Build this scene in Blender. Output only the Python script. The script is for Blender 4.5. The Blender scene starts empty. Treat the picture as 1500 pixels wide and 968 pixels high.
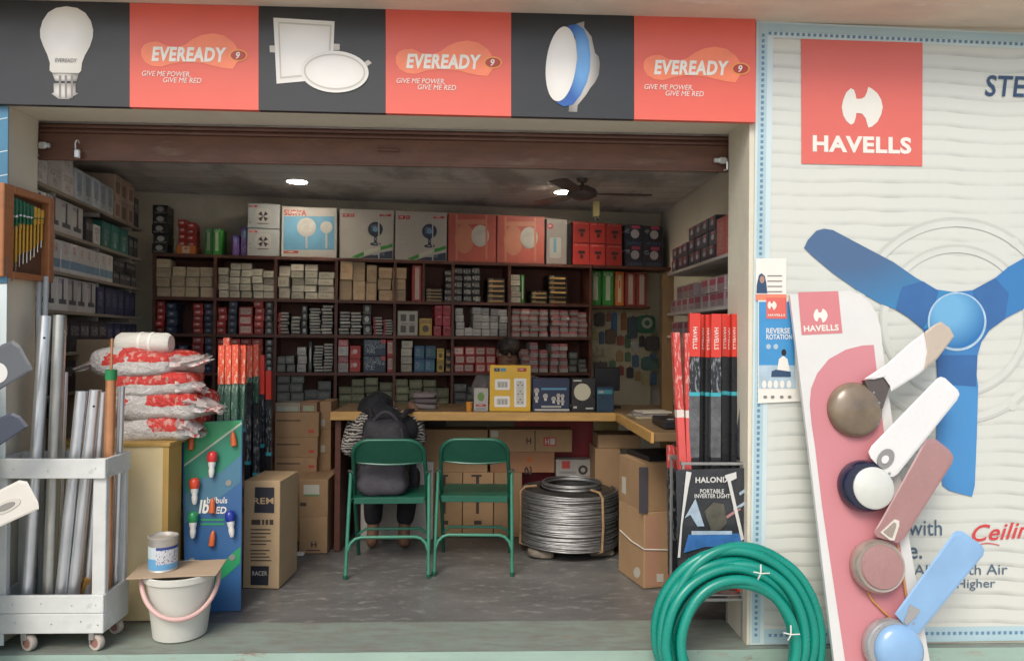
import bpy, bmesh, math, random
from mathutils import Vector, Matrix, noise, Euler
R = math.radians
random.seed(7)
SC = bpy.context.scene
COL = SC.collection

# ---------------------------------------------------------------- camera, sky, sun, exposure
EYE = Vector((0.0, 0.0, 1.454))
F = 1083.0                                    # focal length in pixels of a 1500 px wide picture
YAW, PITCH, ROLL = R(-2.3), R(0.58), R(0.5)
CAMROT = (Matrix.Rotation(YAW, 3, 'Z') @ Matrix.Rotation(R(90) + PITCH, 3, 'X') @ Matrix.Rotation(ROLL, 3, 'Z'))
cd = bpy.data.cameras.new('camera')
cd.sensor_width = 36.0
cd.lens = 36.0 * F / 1500.0
cd.clip_start, cd.clip_end = 0.05, 3000.0
cam = bpy.data.objects.new('camera', cd)
cam.location = EYE
cam.rotation_euler = CAMROT.to_euler()
COL.objects.link(cam)
SC.camera = cam

W = bpy.data.worlds.new('World')
SC.world = W
W.use_nodes = True
wn = W.node_tree
bgn = wn.nodes['Background']
sky = wn.nodes.new('ShaderNodeTexSky')
sky.sky_type = 'NISHITA'
sky.sun_disc = False
SUN_EL, SUN_AZ = R(48), R(200)                # high, behind the camera and slightly to the left
sky.sun_elevation = SUN_EL
sky.sun_rotation = SUN_AZ
sky.air_density, sky.dust_density, sky.ozone_density = 1.0, 3.4, 1.0
bgn.inputs['Strength'].default_value = 0.14
wn.links.new(sky.outputs[0], bgn.inputs['Color'])
sl = bpy.data.lights.new('sun', 'SUN')
sl.energy = 1.2
sl.angle = R(25)
sl.color = (1.0, 0.96, 0.90)
so = bpy.data.objects.new('sun', sl)
sdir = Vector((math.sin(SUN_AZ) * math.cos(SUN_EL), math.cos(SUN_AZ) * math.cos(SUN_EL), math.sin(SUN_EL)))
so.rotation_euler = (-sdir).to_track_quat('-Z', 'Y').to_euler()
so.location = (0, -6, 9)
COL.objects.link(so)

SC.view_settings.view_transform = 'Standard'
SC.view_settings.look = 'None'
SC.view_settings.exposure = 0.36
SC.view_settings.gamma = 1.0
SC.render.engine = 'CYCLES'
SC.cycles.use_denoising = True
SC.cycles.max_bounces = 8
SC.cycles.diffuse_bounces = 5
SC.cycles.caustics_reflective = False
SC.cycles.caustics_refractive = False

# ---------------------------------------------------------------- helpers: planes and pixels
def ray(px, py):
    return CAMROT @ Vector(((px - 750) / F, (484 - py) / F, -1.0))

class PL:
    """a plane in the place; hit() finds the point of it behind a pixel of the photograph"""
    def __init__(s, o, n):
        s.o = Vector(o); s.n = Vector(n).normalized()
        if s.n.dot(EYE - s.o) < 0: s.n = -s.n
        s.ang = math.atan2(s.n.x, -s.n.y)
    def hit(s, px, py, off=0.0):
        d = ray(px, py)
        t = (s.o + s.n * off - EYE).dot(s.n) / d.dot(s.n)
        return EYE + d * t

def FY(y): return PL((0, y, 0), (0, -1, 0))
def P(px, py, Y): return FY(Y).hit(px, py)
def vplane(a, b):
    d = Vector((b[0] - a[0], b[1] - a[1], 0))
    return PL((a[0], a[1], 0), (d.y, -d.x, 0))
def plane3(a, b, c): return PL(a, (b - a).cross(c - a))
def floor_hit(px, py, z=0.0):
    d = ray(px, py); return EYE + d * ((z - EYE.z) / d.z)
def ZM(ox, oy, sc, pts): return [(ox + x * sc, oy + y * sc) for x, y in pts]

# ---------------------------------------------------------------- helpers: materials
def S(r, g, b):
    f = lambda c: (c / 255 / 12.92) if c / 255 <= 0.04045 else ((c / 255 + 0.055) / 1.055) ** 2.4
    return (f(r), f(g), f(b), 1.0)
def L(r, g, b): return (r, g, b, 1.0)
MATS = {}
def nodes_of(name):
    m = bpy.data.materials.new(name); m.use_nodes = True
    nt = m.node_tree
    return m, nt, nt.nodes['Principled BSDF']
def N(nt, t, **kw):
    n = nt.nodes.new(t)
    for k, v in kw.items(): setattr(n, k, v)
    return n
def math_n(nt, op, a, b=None, c=None):
    n = N(nt, 'ShaderNodeMath', operation=op)
    for i, v in enumerate((a, b, c)):
        if v is None: continue
        if isinstance(v, (int, float)): n.inputs[i].default_value = v
        else: nt.links.new(v, n.inputs[i])
    return n.outputs[0]
def mix_n(nt, fac, a, b, blend='MIX'):
    n = N(nt, 'ShaderNodeMix', data_type='RGBA', blend_type=blend)
    for i, v in ((0, fac), (6, a), (7, b)):
        if isinstance(v, (int, float)): n.inputs[i].default_value = v
        elif isinstance(v, tuple): n.inputs[i].default_value = v
        else: nt.links.new(v, n.inputs[i])
    return n.outputs[2]
def noise_n(nt, scale, detail=4, rough=0.55, vec=None, stretch=None):
    t = N(nt, 'ShaderNodeTexNoise')
    t.inputs['Scale'].default_value = scale; t.inputs['Detail'].default_value = detail; t.inputs['Roughness'].default_value = rough
    if vec is None:
        vec = N(nt, 'ShaderNodeTexCoord').outputs['Object']
    if stretch:
        mp = N(nt, 'ShaderNodeMapping'); mp.inputs['Scale'].default_value = stretch
        nt.links.new(vec, mp.inputs[0]); vec = mp.outputs[0]
    nt.links.new(vec, t.inputs['Vector'])
    return t.outputs['Fac']
def ramp_n(nt, fac, lo, hi):
    n = N(nt, 'ShaderNodeMapRange'); n.inputs[1].default_value = lo; n.inputs[2].default_value = hi
    nt.links.new(fac, n.inputs[0]); return n.outputs[0]
def bump_n(nt, bs, h, strength=0.2, dist=0.01):
    b = N(nt, 'ShaderNodeBump'); b.inputs['Strength'].default_value = strength; b.inputs['Distance'].default_value = dist
    nt.links.new(h, b.inputs['Height']); nt.links.new(b.outputs[0], bs.inputs['Normal'])

def mat(name, col, rough=0.5, metal=0.0, var=0.12, scale=6.0, dirt=None, dirt_lo=0.55, dirt_hi=0.75, bump=0.0, bscale=40, stretch=None, rnd=0.0, spec=None, coat=0.0, emit=0.0, trans=0.0, alpha=1.0):
    """plain paint / plastic / board with uneven tone, optional stains, relief and per-object variation"""
    if name in MATS: return MATS[name]
    m, nt, bs = nodes_of(name)
    f = noise_n(nt, scale, stretch=stretch)
    k = ramp_n(nt, f, 0.25, 0.75)
    a = tuple(c * (1 - var) for c in col[:3]) + (1,); b = tuple(min(1, c * (1 + var)) for c in col[:3]) + (1,)
    c = mix_n(nt, k, a, b)
    if dirt:
        d = ramp_n(nt, noise_n(nt, scale * 0.6, 8, 0.7, stretch=stretch), dirt_lo, dirt_hi)
        c = mix_n(nt, d, c, dirt)
    if rnd:
        oi = N(nt, 'ShaderNodeObjectInfo')
        h = N(nt, 'ShaderNodeHueSaturation')
        nt.links.new(math_n(nt, 'MULTIPLY_ADD', oi.outputs['Random'], 2 * rnd, 1 - rnd), h.inputs['Value'])
        h.inputs['Fac'].default_value = 1.0
        nt.links.new(c, h.inputs['Color']); c = h.outputs[0]
    nt.links.new(c, bs.inputs['Base Color'])
    bs.inputs['Metallic'].default_value = metal
    rr = math_n(nt, 'MULTIPLY_ADD', noise_n(nt, scale * 2.3), 0.24, max(0.02, rough - 0.12))
    nt.links.new(rr, bs.inputs['Roughness'])
    if coat: bs.inputs['Coat Weight'].default_value = coat
    if spec is not None: bs.inputs['Specular IOR Level'].default_value = spec
    if trans: bs.inputs['Transmission Weight'].default_value = trans
    if alpha < 1: bs.inputs['Alpha'].default_value = alpha
    if emit:
        bs.inputs['Emission Color'].default_value = col; bs.inputs['Emission Strength'].default_value = emit
    if bump: bump_n(nt, bs, noise_n(nt, bscale, 5), bump)
    MATS[name] = m
    return m

def print_mat(name, base, patches=(), rough=0.45, axis=0, rnd=0.26):
    """printed packaging: patches (x0, x1, z0, z1, colour, kind) in 0..1 of the face; kind 't' breaks into lines of print, 'o' is a disc"""
    if name in MATS: return MATS[name]
    m, nt, bs = nodes_of(name)
    tc = N(nt, 'ShaderNodeTexCoord'); sp = N(nt, 'ShaderNodeSeparateXYZ'); nt.links.new(tc.outputs['Generated'], sp.inputs[0])
    gx, gz = sp.outputs[axis], sp.outputs[2]
    c = mix_n(nt, ramp_n(nt, noise_n(nt, 9), 0.3, 0.7), tuple(v * 0.88 for v in base[:3]) + (1,), base)
    for pch in patches:
        x0, x1, z0, z1, pc = pch[:5]; kind = pch[5] if len(pch) > 5 else 'r'
        dx = math_n(nt, 'DIVIDE', math_n(nt, 'ABSOLUTE', math_n(nt, 'SUBTRACT', gx, (x0 + x1) / 2)), (x1 - x0) / 2)
        dz = math_n(nt, 'DIVIDE', math_n(nt, 'ABSOLUTE', math_n(nt, 'SUBTRACT', gz, (z0 + z1) / 2)), (z1 - z0) / 2)
        if kind == 'o':
            mk = math_n(nt, 'LESS_THAN', math_n(nt, 'ADD', math_n(nt, 'MULTIPLY', dx, dx), math_n(nt, 'MULTIPLY', dz, dz)), 1.0)
        else:
            mk = math_n(nt, 'LESS_THAN', math_n(nt, 'MAXIMUM', dx, dz), 1.0)
        if kind == 't':
            cx = N(nt, 'ShaderNodeCombineXYZ')
            nt.links.new(math_n(nt, 'MULTIPLY', gx, 26.0), cx.inputs[0]); nt.links.new(math_n(nt, 'MULTIPLY', gz, 14.0), cx.inputs[1])
            oi = N(nt, 'ShaderNodeObjectInfo'); nt.links.new(math_n(nt, 'MULTIPLY', oi.outputs['Random'], 50.0), cx.inputs[2])
            tn = N(nt, 'ShaderNodeTexNoise'); tn.inputs['Scale'].default_value = 1.0; tn.inputs['Detail'].default_value = 2
            nt.links.new(cx.outputs[0], tn.inputs['Vector'])
            mk = math_n(nt, 'MULTIPLY', mk, math_n(nt, 'GREATER_THAN', tn.outputs['Fac'], 0.52))
        c = mix_n(nt, mk, c, pc)
    oi = N(nt, 'ShaderNodeObjectInfo'); h = N(nt, 'ShaderNodeHueSaturation')
    nt.links.new(math_n(nt, 'MULTIPLY_ADD', oi.outputs['Random'], 2 * rnd, 1 - rnd), h.inputs['Value'])
    nt.links.new(c, h.inputs['Color'])
    nt.links.new(h.outputs[0], bs.inputs['Base Color'])
    bs.inputs['Roughness'].default_value = rough
    MATS[name] = m
    return m

# ---------------------------------------------------------------- helpers: geometry
WORLDLOC = {}
class MB:
    """collects vertices and faces in world coordinates (through M when given) and links them as ONE mesh object"""
    def __init__(s, M=None): s.v = []; s.f = []; s.M = M
    def add(s, vs, fs):
        k = len(s.v)
        s.v += [(s.M @ Vector(v)) if s.M else Vector(v) for v in vs]
        s.f += [tuple(i + k for i in f) for f in fs]
        return s
    def box(s, x0, x1, y0, y1, z0, z1):
        return s.add([(x0, y0, z0), (x1, y0, z0), (x1, y1, z0), (x0, y1, z0), (x0, y0, z1), (x1, y0, z1), (x1, y1, z1), (x0, y1, z1)],
                     [(3, 2, 1, 0), (4, 5, 6, 7), (0, 1, 5, 4), (1, 2, 6, 5), (2, 3, 7, 6), (3, 0, 4, 7)])
    def cbox(s, x0, x1, y0, y1, z0, z1, b=0.004):
        """box with chamfered edges"""
        b = min(b, (x1 - x0) * .45, (y1 - y0) * .45, (z1 - z0) * .45)
        bm = bmesh.new(); bmesh.ops.create_cube(bm, size=1)
        for v in bm.verts:
            v.co = Vector(((x0 + x1) / 2 + v.co.x * (x1 - x0), (y0 + y1) / 2 + v.co.y * (y1 - y0), (z0 + z1) / 2 + v.co.z * (z1 - z0)))
        bmesh.ops.bevel(bm, geom=bm.edges[:], offset=b, segments=1, affect='EDGES')
        bm.verts.index_update()
        s.add([v.co[:] for v in bm.verts], [tuple(v.index for v in f.verts) for f in bm.faces]); bm.free(); return s
    def tube(s, pts, r, n=10, closed=False, caps=True, radii=None):
        pts = [Vector(p) for p in pts]; m = len(pts)
        vs, fs = [], []
        up = None
        for i, p in enumerate(pts):
            if closed: t = pts[(i + 1) % m] - pts[i - 1]
            else: t = pts[min(i + 1, m - 1)] - pts[max(i - 1, 0)]
            t.normalize()
            if up is None:
                up = Vector((0, 0, 1)) if abs(t.z) < 0.9 else Vector((1, 0, 0))
            sd = t.cross(up)
            if sd.length < 1e-6: sd = t.cross(Vector((0, 1, 0)))
            sd.normalize(); up = sd.cross(t).normalized()
            rr = radii[i] if radii else r
            for k in range(n):
                a = 2 * math.pi * k / n
                vs.append(p + sd * (rr * math.cos(a)) + up * (rr * math.sin(a)))
        for i in range(m if closed else m - 1):
            j = (i + 1) % m
            for k in range(n):
                l = (k + 1) % n
                fs.append((i * n + k, i * n + l, j * n + l, j * n + k))
        if caps and not closed:
            fs.append(tuple(range(n - 1, -1, -1))); fs.append(tuple((m - 1) * n + k for k in range(n)))
        return s.add(vs, fs)
    def lathe(s, prof, n=24, A=None):
        """profile of (radius, height) turned about local Z, placed by A"""
        vs, fs = [], []
        for r, z in prof:
            for k in range(n):
                a = 2 * math.pi * k / n
                v = Vector((r * math.cos(a), r * math.sin(a), z)); vs.append(A @ v if A else v)
        for i in range(len(prof) - 1):
            for k in range(n):
                l = (k + 1) % n
                fs.append((i * n + k, i * n + l, (i + 1) * n + l, (i + 1) * n + k))
        if prof[0][0] > 1e-6: fs.append(tuple(range(n - 1, -1, -1)))
        if prof[-1][0] > 1e-6: fs.append(tuple((len(prof) - 1) * n + k for k in range(n)))
        return s.add(vs, fs)
    def prism(s, pts, plane, a, b):
        """outline (pixels) on a plane, solid between offsets a (back) and b (front)"""
        m = len(pts)
        vs = [plane.hit(x, y, b) for x, y in pts]
        sh = plane.n * (a - b)
        vs += [v + sh for v in vs]
        return s.add(vs, [tuple(range(m)), tuple(range(2 * m - 1, m - 1, -1))] + [(i, m + i, m + (i + 1) % m, (i + 1) % m) for i in range(m)])
    def flat(s, pts, plane, off):
        return s.add([plane.hit(x, y, off) for x, y in pts], [tuple(range(len(pts)))])
    def sup(s, c, r, e=(0.5, 0.5), nu=28, nv=16, A=None, wob=0.0, wf=5.0, seed=0.0):
        """superellipsoid (cushion / bag / head)"""
        sg = lambda w, m: math.copysign(abs(w) ** m, w)
        vs, fs = [], []
        c = Vector(c)
        for i in range(nv + 1):
            v = -math.pi / 2 + math.pi * i / nv
            for k in range(nu):
                u = 2 * math.pi * k / nu
                q = Vector((r[0] * sg(math.cos(v), e[0]) * sg(math.cos(u), e[1]), r[1] * sg(math.cos(v), e[0]) * sg(math.sin(u), e[1]), r[2] * sg(math.sin(v), e[0])))
                if wob: q *= 1 + wob * noise.noise(Vector((q.x * wf + seed, q.y * wf, q.z * wf)))
                q = (A @ q if A else q) + c
                vs.append(q)
        for i in range(nv):
            for k in range(nu):
                l = (k + 1) % nu
                fs.append((i * nu + k, i * nu + l, (i + 1) * nu + l, (i + 1) * nu + k))
        return s.add(vs, fs)
    def build(s, name, m, parent=None, smooth=False, rotz=None):
        me = bpy.data.meshes.new(name)
        lo = Vector((min(v.x for v in s.v), min(v.y for v in s.v), min(v.z for v in s.v)))
        hi = Vector((max(v.x for v in s.v), max(v.y for v in s.v), max(v.z for v in s.v)))
        o = Vector(((lo.x + hi.x) / 2, (lo.y + hi.y) / 2, lo.z))
        me.from_pydata([v - o for v in s.v], [], s.f)
        bm = bmesh.new(); bm.from_mesh(me)
        if len(s.f) > 1 and all(len(f) for f in s.f): bmesh.ops.recalc_face_normals(bm, faces=bm.faces[:])
        bm.to_mesh(me); bm.free()
        if smooth:
            me.polygons.foreach_set('use_smooth', [True] * len(me.polygons))
            me.update()
            try: me.set_sharp_from_angle(angle=R(42))
            except Exception: pass
        me.materials.append(m)
        ob = bpy.data.objects.new(name, me); COL.objects.link(ob)
        place(ob, o, parent)
        return ob
def place(ob, o, parent=None):
    WORLDLOC[ob.name] = Vector(o)
    if parent is not None:
        ob.parent = parent; ob.location = Vector(o) - WORLDLOC[parent.name]
    else: ob.location = o
def thing(name, label, cat, loc, group=None):
    o = bpy.data.objects.new(name, None); COL.objects.link(o)
    o.empty_display_size = 0.1
    place(o, Vector(loc)); tag(o, label, cat, group); return o
def tag(o, label, cat, group=None):
    o['label'] = label; o['category'] = cat
    if group: o['group'] = group
    return o
def struct(o): o['kind'] = 'structure'; return o

BOXMESH = {}
def box_mesh(name, w, d, h, m):
    k = (round(w, 3), round(d, 3), round(h, 3), m.name)
    if k not in BOXMESH:
        me = bpy.data.meshes.new(name)
        x, y = w / 2, d / 2
        b = min(0.0025, h * .15)
        bm = bmesh.new(); bmesh.ops.create_cube(bm, size=1)
        for v in bm.verts: v.co = Vector((v.co.x * w, v.co.y * d, (v.co.z + .5) * h))
        bmesh.ops.bevel(bm, geom=[e for e in bm.edges], offset=b, segments=1, affect='EDGES')
        bm.to_mesh(me); bm.free()
        me.materials.append(m); BOXMESH[k] = me
    return BOXMESH[k]
def box_at(name, c, w, d, h, rz, m, parent=None):
    """box standing on c, front turned by rz"""
    ob = bpy.data.objects.new(name, box_mesh(name, w, d, h, m)); COL.objects.link(ob)
    place(ob, c, parent); ob.rotation_euler = (0, 0, rz); return ob
def pbox(name, x0, y0, x1, y1, pl, depth, m, parent=None, z0=None, z1=None):
    """box whose front covers a pixel rectangle of a vertical plane"""
    a, b, t = pl.hit(x0, y1), pl.hit(x1, y1), pl.hit((x0 + x1) / 2, y0)
    zb = (a.z + b.z) / 2 if z0 is None else z0
    zt = t.z if z1 is None else z1
    c = (a + b) / 2 - pl.n * depth / 2
    return box_at(name, Vector((c.x, c.y, zb)), math.hypot(b.x - a.x, b.y - a.y), depth, zt - zb, pl.ang, m, parent)

_tc = {}
def text_geo(s, bold, shear):
    k = (s, bold, shear)
    if k in _tc: return _tc[k]
    c = bpy.data.curves.new('t', 'FONT'); c.body = s; c.size = 1.0; c.offset = bold; c.shear = shear; c.resolution_u = 3; c.space_character = 1 + bold * 2.2
    o = bpy.data.objects.new('t', c); COL.objects.link(o)
    dg = bpy.context.evaluated_depsgraph_get(); dg.update()
    me = bpy.data.meshes.new_from_object(o.evaluated_get(dg))
    vs = [v.co.copy() for v in me.vertices]; fs = [tuple(p.vertices) for p in me.polygons]
    bpy.data.objects.remove(o); bpy.data.curves.remove(c); bpy.data.meshes.remove(me)
    x0, x1 = min(v.x for v in vs), max(v.x for v in vs); y0, y1 = min(v.y for v in vs), max(v.y for v in vs)
    _tc[k] = ([((v.x - x0) / (x1 - x0), (v.y - y0) / (y1 - y0)) for v in vs], fs)
    return _tc[k]
def text(s, o, r, u, pl, off, m, parent, bold=0.0, shear=0.0, name='lettering'):
    """lettering printed on a plane: o = bottom-left pixel, r / u = pixel vectors of its whole width and height"""
    vs, fs = text_geo(s, bold, shear)
    mb = MB(); mb.add([pl.hit(o[0] + a * r[0] + b * u[0], o[1] + a * r[1] + b * u[1], off) for a, b in vs], fs)
    return mb.build(name, m, parent)
def flat(pts, pl, off, m, parent, name): return MB().flat(pts, pl, off).build(name, m, parent)
def ell(cx, cy, rx, ry, n=28, a0=0.0, rot=0.0):
    o = []
    for k in range(n):
        a = a0 + 2 * math.pi * k / n
        x, y = rx * math.cos(a), ry * math.sin(a)
        o.append((cx + x * math.cos(rot) - y * math.sin(rot), cy + x * math.sin(rot) + y * math.cos(rot)))
    return o
def ring(cx, cy, rx, ry, w, pl, off, m, parent, name, n=32, rot=0.0):
    a, b = ell(cx, cy, rx, ry, n, 0, rot), ell(cx, cy, rx - w, ry - w, n, 0, rot)
    mb = MB(); mb.add([pl.hit(x, y, off) for x, y in a + b], [(i, (i + 1) % n, n + (i + 1) % n, n + i) for i in range(n)])
    return mb.build(name, m, parent)
def rect(x0, y0, x1, y1): return [(x0, y1), (x1, y1), (x1, y0), (x0, y0)]
def rrect(x0, y0, x1, y1, r, n=5):
    o = []
    for cx, cy, a in ((x1 - r, y1 - r, 0), (x0 + r, y1 - r, 90), (x0 + r, y0 + r, 180), (x1 - r, y0 + r, 270)):
        for k in range(n + 1):
            t = R(a + 90 * k / n); o.append((cx + r * math.cos(t), cy + r * math.sin(t)))
    return o
def skin(name, verts, edges, radii, m, parent=None, sub=2, root=0):
    me = bpy.data.meshes.new(name); me.from_pydata([Vector(v) for v in verts], edges, [])
    ob = bpy.data.objects.new(name, me); COL.objects.link(ob)
    ob.modifiers.new('s', 'SKIN')
    for i, sv in enumerate(me.skin_vertices[0].data):
        r = radii[i]; sv.radius = (r, r) if isinstance(r, (int, float)) else r
        sv.use_root = (i == root)
    mm = ob.modifiers.new('b', 'SUBSURF'); mm.levels = sub; mm.render_levels = sub
    dg = bpy.context.evaluated_depsgraph_get(); dg.update()
    e = bpy.data.meshes.new_from_object(ob.evaluated_get(dg))
    mb = MB(); mb.add([v.co.copy() for v in e.vertices], [tuple(p.vertices) for p in e.polygons])
    bpy.data.objects.remove(ob); bpy.data.meshes.remove(me); bpy.data.meshes.remove(e)
    return mb.build(name, m, parent, smooth=True)
ORD = ['first', 'second', 'third', 'fourth', 'fifth', 'sixth', 'seventh', 'eighth', 'ninth', 'tenth', 'eleventh', 'twelfth', 'thirteenth', 'fourteenth']
# ---------------------------------------------------------------- materials of the place
CREAM = mat('cream_render', L(.68, .64, .51), .8, var=.06, scale=3, dirt=L(.52, .47, .37), dirt_lo=.56, dirt_hi=.95, bump=.12, bscale=60)
CONC = mat('canopy_concrete', L(.66, .55, .43), .85, var=.12, scale=2.5, dirt=L(.74, .69, .60), dirt_lo=.6, dirt_hi=.7, bump=.25, stretch=(1, 3, 1))
INWALL = mat('inner_plaster', L(.70, .66, .54), .85, var=.10, scale=2, dirt=L(.42, .39, .33), dirt_lo=.55, dirt_hi=.8)
def ceiling_mat():
    m, nt, bs = nodes_of('board_marked_concrete')
    tc = N(nt, 'ShaderNodeTexCoord').outputs['Object']
    sp = N(nt, 'ShaderNodeSeparateXYZ'); nt.links.new(tc, sp.inputs[0])
    band = noise_n(nt, 1.0, 3, .5, tc, (.25, 9, 1))
    st = noise_n(nt, 1.3, 6, .6, tc, (1.5, .8, 1))
    c = mix_n(nt, ramp_n(nt, band, .3, .7), L(.68, .66, .62), L(.80, .775, .735))
    c = mix_n(nt, ramp_n(nt, st, .50, .62), c, L(.45, .425, .395))
    fr = math_n(nt, 'FRACT', math_n(nt, 'MULTIPLY', sp.outputs[1], 4.2))
    c = mix_n(nt, math_n(nt, 'LESS_THAN', fr, .035), c, L(.40, .37, .335))
    nt.links.new(c, bs.inputs['Base Color']); bs.inputs['Roughness'].default_value = .75
    bump_n(nt, bs, band, .3, .02); return m
CEIL = ceiling_mat()
def floor_mat():
    m, nt, bs = nodes_of('worn_cement_floor')
    tc = N(nt, 'ShaderNodeTexCoord').outputs['Object']
    a = noise_n(nt, 1.3, 8, .62, tc, (1, 2.2, 1)); b = noise_n(nt, 9, 8, .72, tc, (1, 2.2, 1)); d = noise_n(nt, 60, 4, .6, tc)
    c = mix_n(nt, ramp_n(nt, a, .32, .68), L(.105, .104, .099), L(.175, .173, .164))
    c = mix_n(nt, math_n(nt, 'MULTIPLY', ramp_n(nt, b, .54, .66), .7), c, L(.36, .345, .31))
    c = mix_n(nt, math_n(nt, 'MULTIPLY', ramp_n(nt, d, .55, .8), .35), c, L(.08, .07, .06))
    nt.links.new(c, bs.inputs['Base Color'])
    nt.links.new(math_n(nt, 'MULTIPLY_ADD', b, .5, .12), bs.inputs['Roughness'])
    bump_n(nt, bs, b, .12, .004); return m
FLOOR = floor_mat()
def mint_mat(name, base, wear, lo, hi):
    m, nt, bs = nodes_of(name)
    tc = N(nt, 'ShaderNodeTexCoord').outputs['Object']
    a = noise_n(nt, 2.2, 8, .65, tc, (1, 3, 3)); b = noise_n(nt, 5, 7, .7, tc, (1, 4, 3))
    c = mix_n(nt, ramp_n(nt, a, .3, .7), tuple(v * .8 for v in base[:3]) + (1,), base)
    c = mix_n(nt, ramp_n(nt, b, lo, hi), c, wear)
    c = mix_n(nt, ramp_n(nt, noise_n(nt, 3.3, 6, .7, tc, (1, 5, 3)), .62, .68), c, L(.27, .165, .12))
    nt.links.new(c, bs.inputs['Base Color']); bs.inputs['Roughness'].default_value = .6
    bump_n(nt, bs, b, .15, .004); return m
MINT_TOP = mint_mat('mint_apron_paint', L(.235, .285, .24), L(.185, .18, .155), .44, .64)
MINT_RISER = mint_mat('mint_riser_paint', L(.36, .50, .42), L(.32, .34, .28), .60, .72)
STREET = mat('street_concrete', L(.47, .45, .41), .9, var=.2, scale=.6, bump=.3, bscale=12)
SHUT = mat('brown_shutter_paint', L(.145, .068, .045), .5, var=.25, scale=4, dirt=L(.22, .15, .10), dirt_lo=.56, dirt_hi=.75, stretch=(1, 1, 5), bump=.1)
GALV = mat('galvanised_steel', L(.72, .75, .77), .34, .85, var=.18, scale=9, stretch=(1, 1, .4))
STEEL = mat('dull_steel', L(.42, .42, .40), .45, .9, var=.2, scale=20)
PAPERWHITE = mat('white_print', L(.80, .78, .70), .55, var=.03)
DARKPRINT = mat('dark_print', L(.02, .02, .022), .5, var=.05)
CARD = mat('brown_cardboard', L(.36, .225, .115), .8, var=.10, scale=5, dirt=L(.27, .165, .085), dirt_lo=.5, dirt_hi=.85, rnd=.12, bump=.05, bscale=90)
CARD_L = mat('light_cardboard', L(.47, .335, .19), .8, var=.08, scale=5, rnd=.1)
TAPE = mat('parcel_tape', L(.42, .29, .16), .3, var=.08)

# ---------------------------------------------------------------- setting: street, plinth, floor
XL, XR, YF, YB = -2.24, 1.276, 3.5, 3.80          # the opening: its jambs, the front of the wall and the shutter line
ZS = 2.525                                        # soffit of the opening
g = MB(); g.add([(-400, -400, -.25), (400, -400, -.25), (400, 400, -.25), (-400, 400, -.25)], [(0, 1, 2, 3)])
struct(g.build('street', STREET))
# plinth: mint-painted top strip with a slightly chipped front edge, and its riser
ap = MB()
nx = 120
fr = [(-5 + 10 * i / nx, 3.449 + .004 * noise.noise(Vector((i * .45, 0, 0))) + .003 * noise.noise(Vector((i * 1.7, 3, 0)))) for i in range(nx + 1)]
for i in range(nx):
    (xa, ya), (xb, yb) = fr[i], fr[i + 1]
    ap.add([(xa, ya, 0), (xb, yb, 0), (xb, YB + .01 + .006 * noise.noise(Vector((xb * 3, 0, 0))), 0), (xa, YB + .01 + .006 * noise.noise(Vector((xa * 3, 0, 0))), 0)], [(0, 1, 2, 3)])
struct(ap.build('plinth_top', MINT_TOP))
rs = MB()
for i in range(nx):
    (xa, ya), (xb, yb) = fr[i], fr[i + 1]
    rs.add([(xa, ya, -.001), (xb, yb, -.001), (xb, 3.46, -.26), (xa, 3.46, -.26)], [(0, 1, 2, 3)])
    rs.add([(xa, ya - .0, -.001), (xb, yb, -.001), (xb, yb + .03, -.002), (xa, ya + .03, -.002)], [(0, 1, 2, 3)])
struct(rs.build('plinth_riser', MINT_RISER))
fl = MB(); fl.add([(-3.4, 3.70, -.004), (2.4, 3.70, -.004), (2.4, 7.2, -.004), (-3.4, 7.2, -.004)], [(0, 1, 2, 3)])
struct(fl.build('shop_floor', FLOOR))

# ---------------------------------------------------------------- the building
RA = R(8.5)
BK = vplane((-2.56, 5.75), (-2.56 + math.cos(RA), 5.75 + math.sin(RA)))      # fronts of the back shelves
EX = Vector((math.cos(RA), math.sin(RA), 0)); EY = Vector((-math.sin(RA), math.cos(RA), 0))
CZ = 2.615
bld = thing('shop_building', 'cream rendered shopfront with a wide open shutter bay and concrete canopy', 'building', (-.5, 3.65, 0))
m = MB(); m.box(-6, XL, YF, YB, -.25, ZS); m.build('left_pier', CREAM, bld)
m = MB(); m.box(XR, 6, YF, YB, -.25, ZS); m.build('right_pier', CREAM, bld)
m = MB(); m.box(-6, 6, YF, YB, ZS + .0005, 3.3); m.build('lintel', CREAM, bld)
m = MB(); m.box(-6, 6, 3.2, YF - .002, 2.985, 3.11); m.build('canopy', CONC, bld)
bl = Vector((-2.56, 5.75, 0)) + EY * .40 - EX * .40
br = bl + EX * 5.2
m = MB(); q = EY * .1
m.add([bl, br, br + q, bl + q] + [v + Vector((0, 0, CZ)) for v in (bl, br, br + q, bl + q)], [(0, 1, 5, 4), (1, 2, 6, 5), (2, 3, 7, 6), (3, 0, 4, 7)])
m.build('back_wall', INWALL, bld)
lf = Vector((-2.62, YB, 0)); lb = bl + EX * .05
m = MB(); q = Vector((-.1, 0, 0)); up = Vector((0, 0, CZ))
m.add([lf, lb, lb + q, lf + q, lf + up, lb + up, lb + q + up, lf + q + up], [(0, 1, 5, 4), (1, 2, 6, 5), (2, 3, 7, 6), (3, 0, 4, 7)])
m.build('side_wall', INWALL, bld)
m = MB(); m.box(1.64, 1.74, YB, 6.9, 0, CZ); m.build('side_wall', INWALL, bld)
m = MB(); m.box(-3.6, 2.4, YB + .12, 7.2, CZ + .001, CZ + .15); m.build('ceiling', CEIL, bld)
m = MB(); m.box(-6, 6, YB - .001, YB + .12, ZS + .06, 3.3); m.build('shutter_recess', CREAM, bld)
m = MB(); m.box(-6, 6, 3.8, 7.3, 3.3, 3.42); m.build('roof', CONC, bld)

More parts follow.
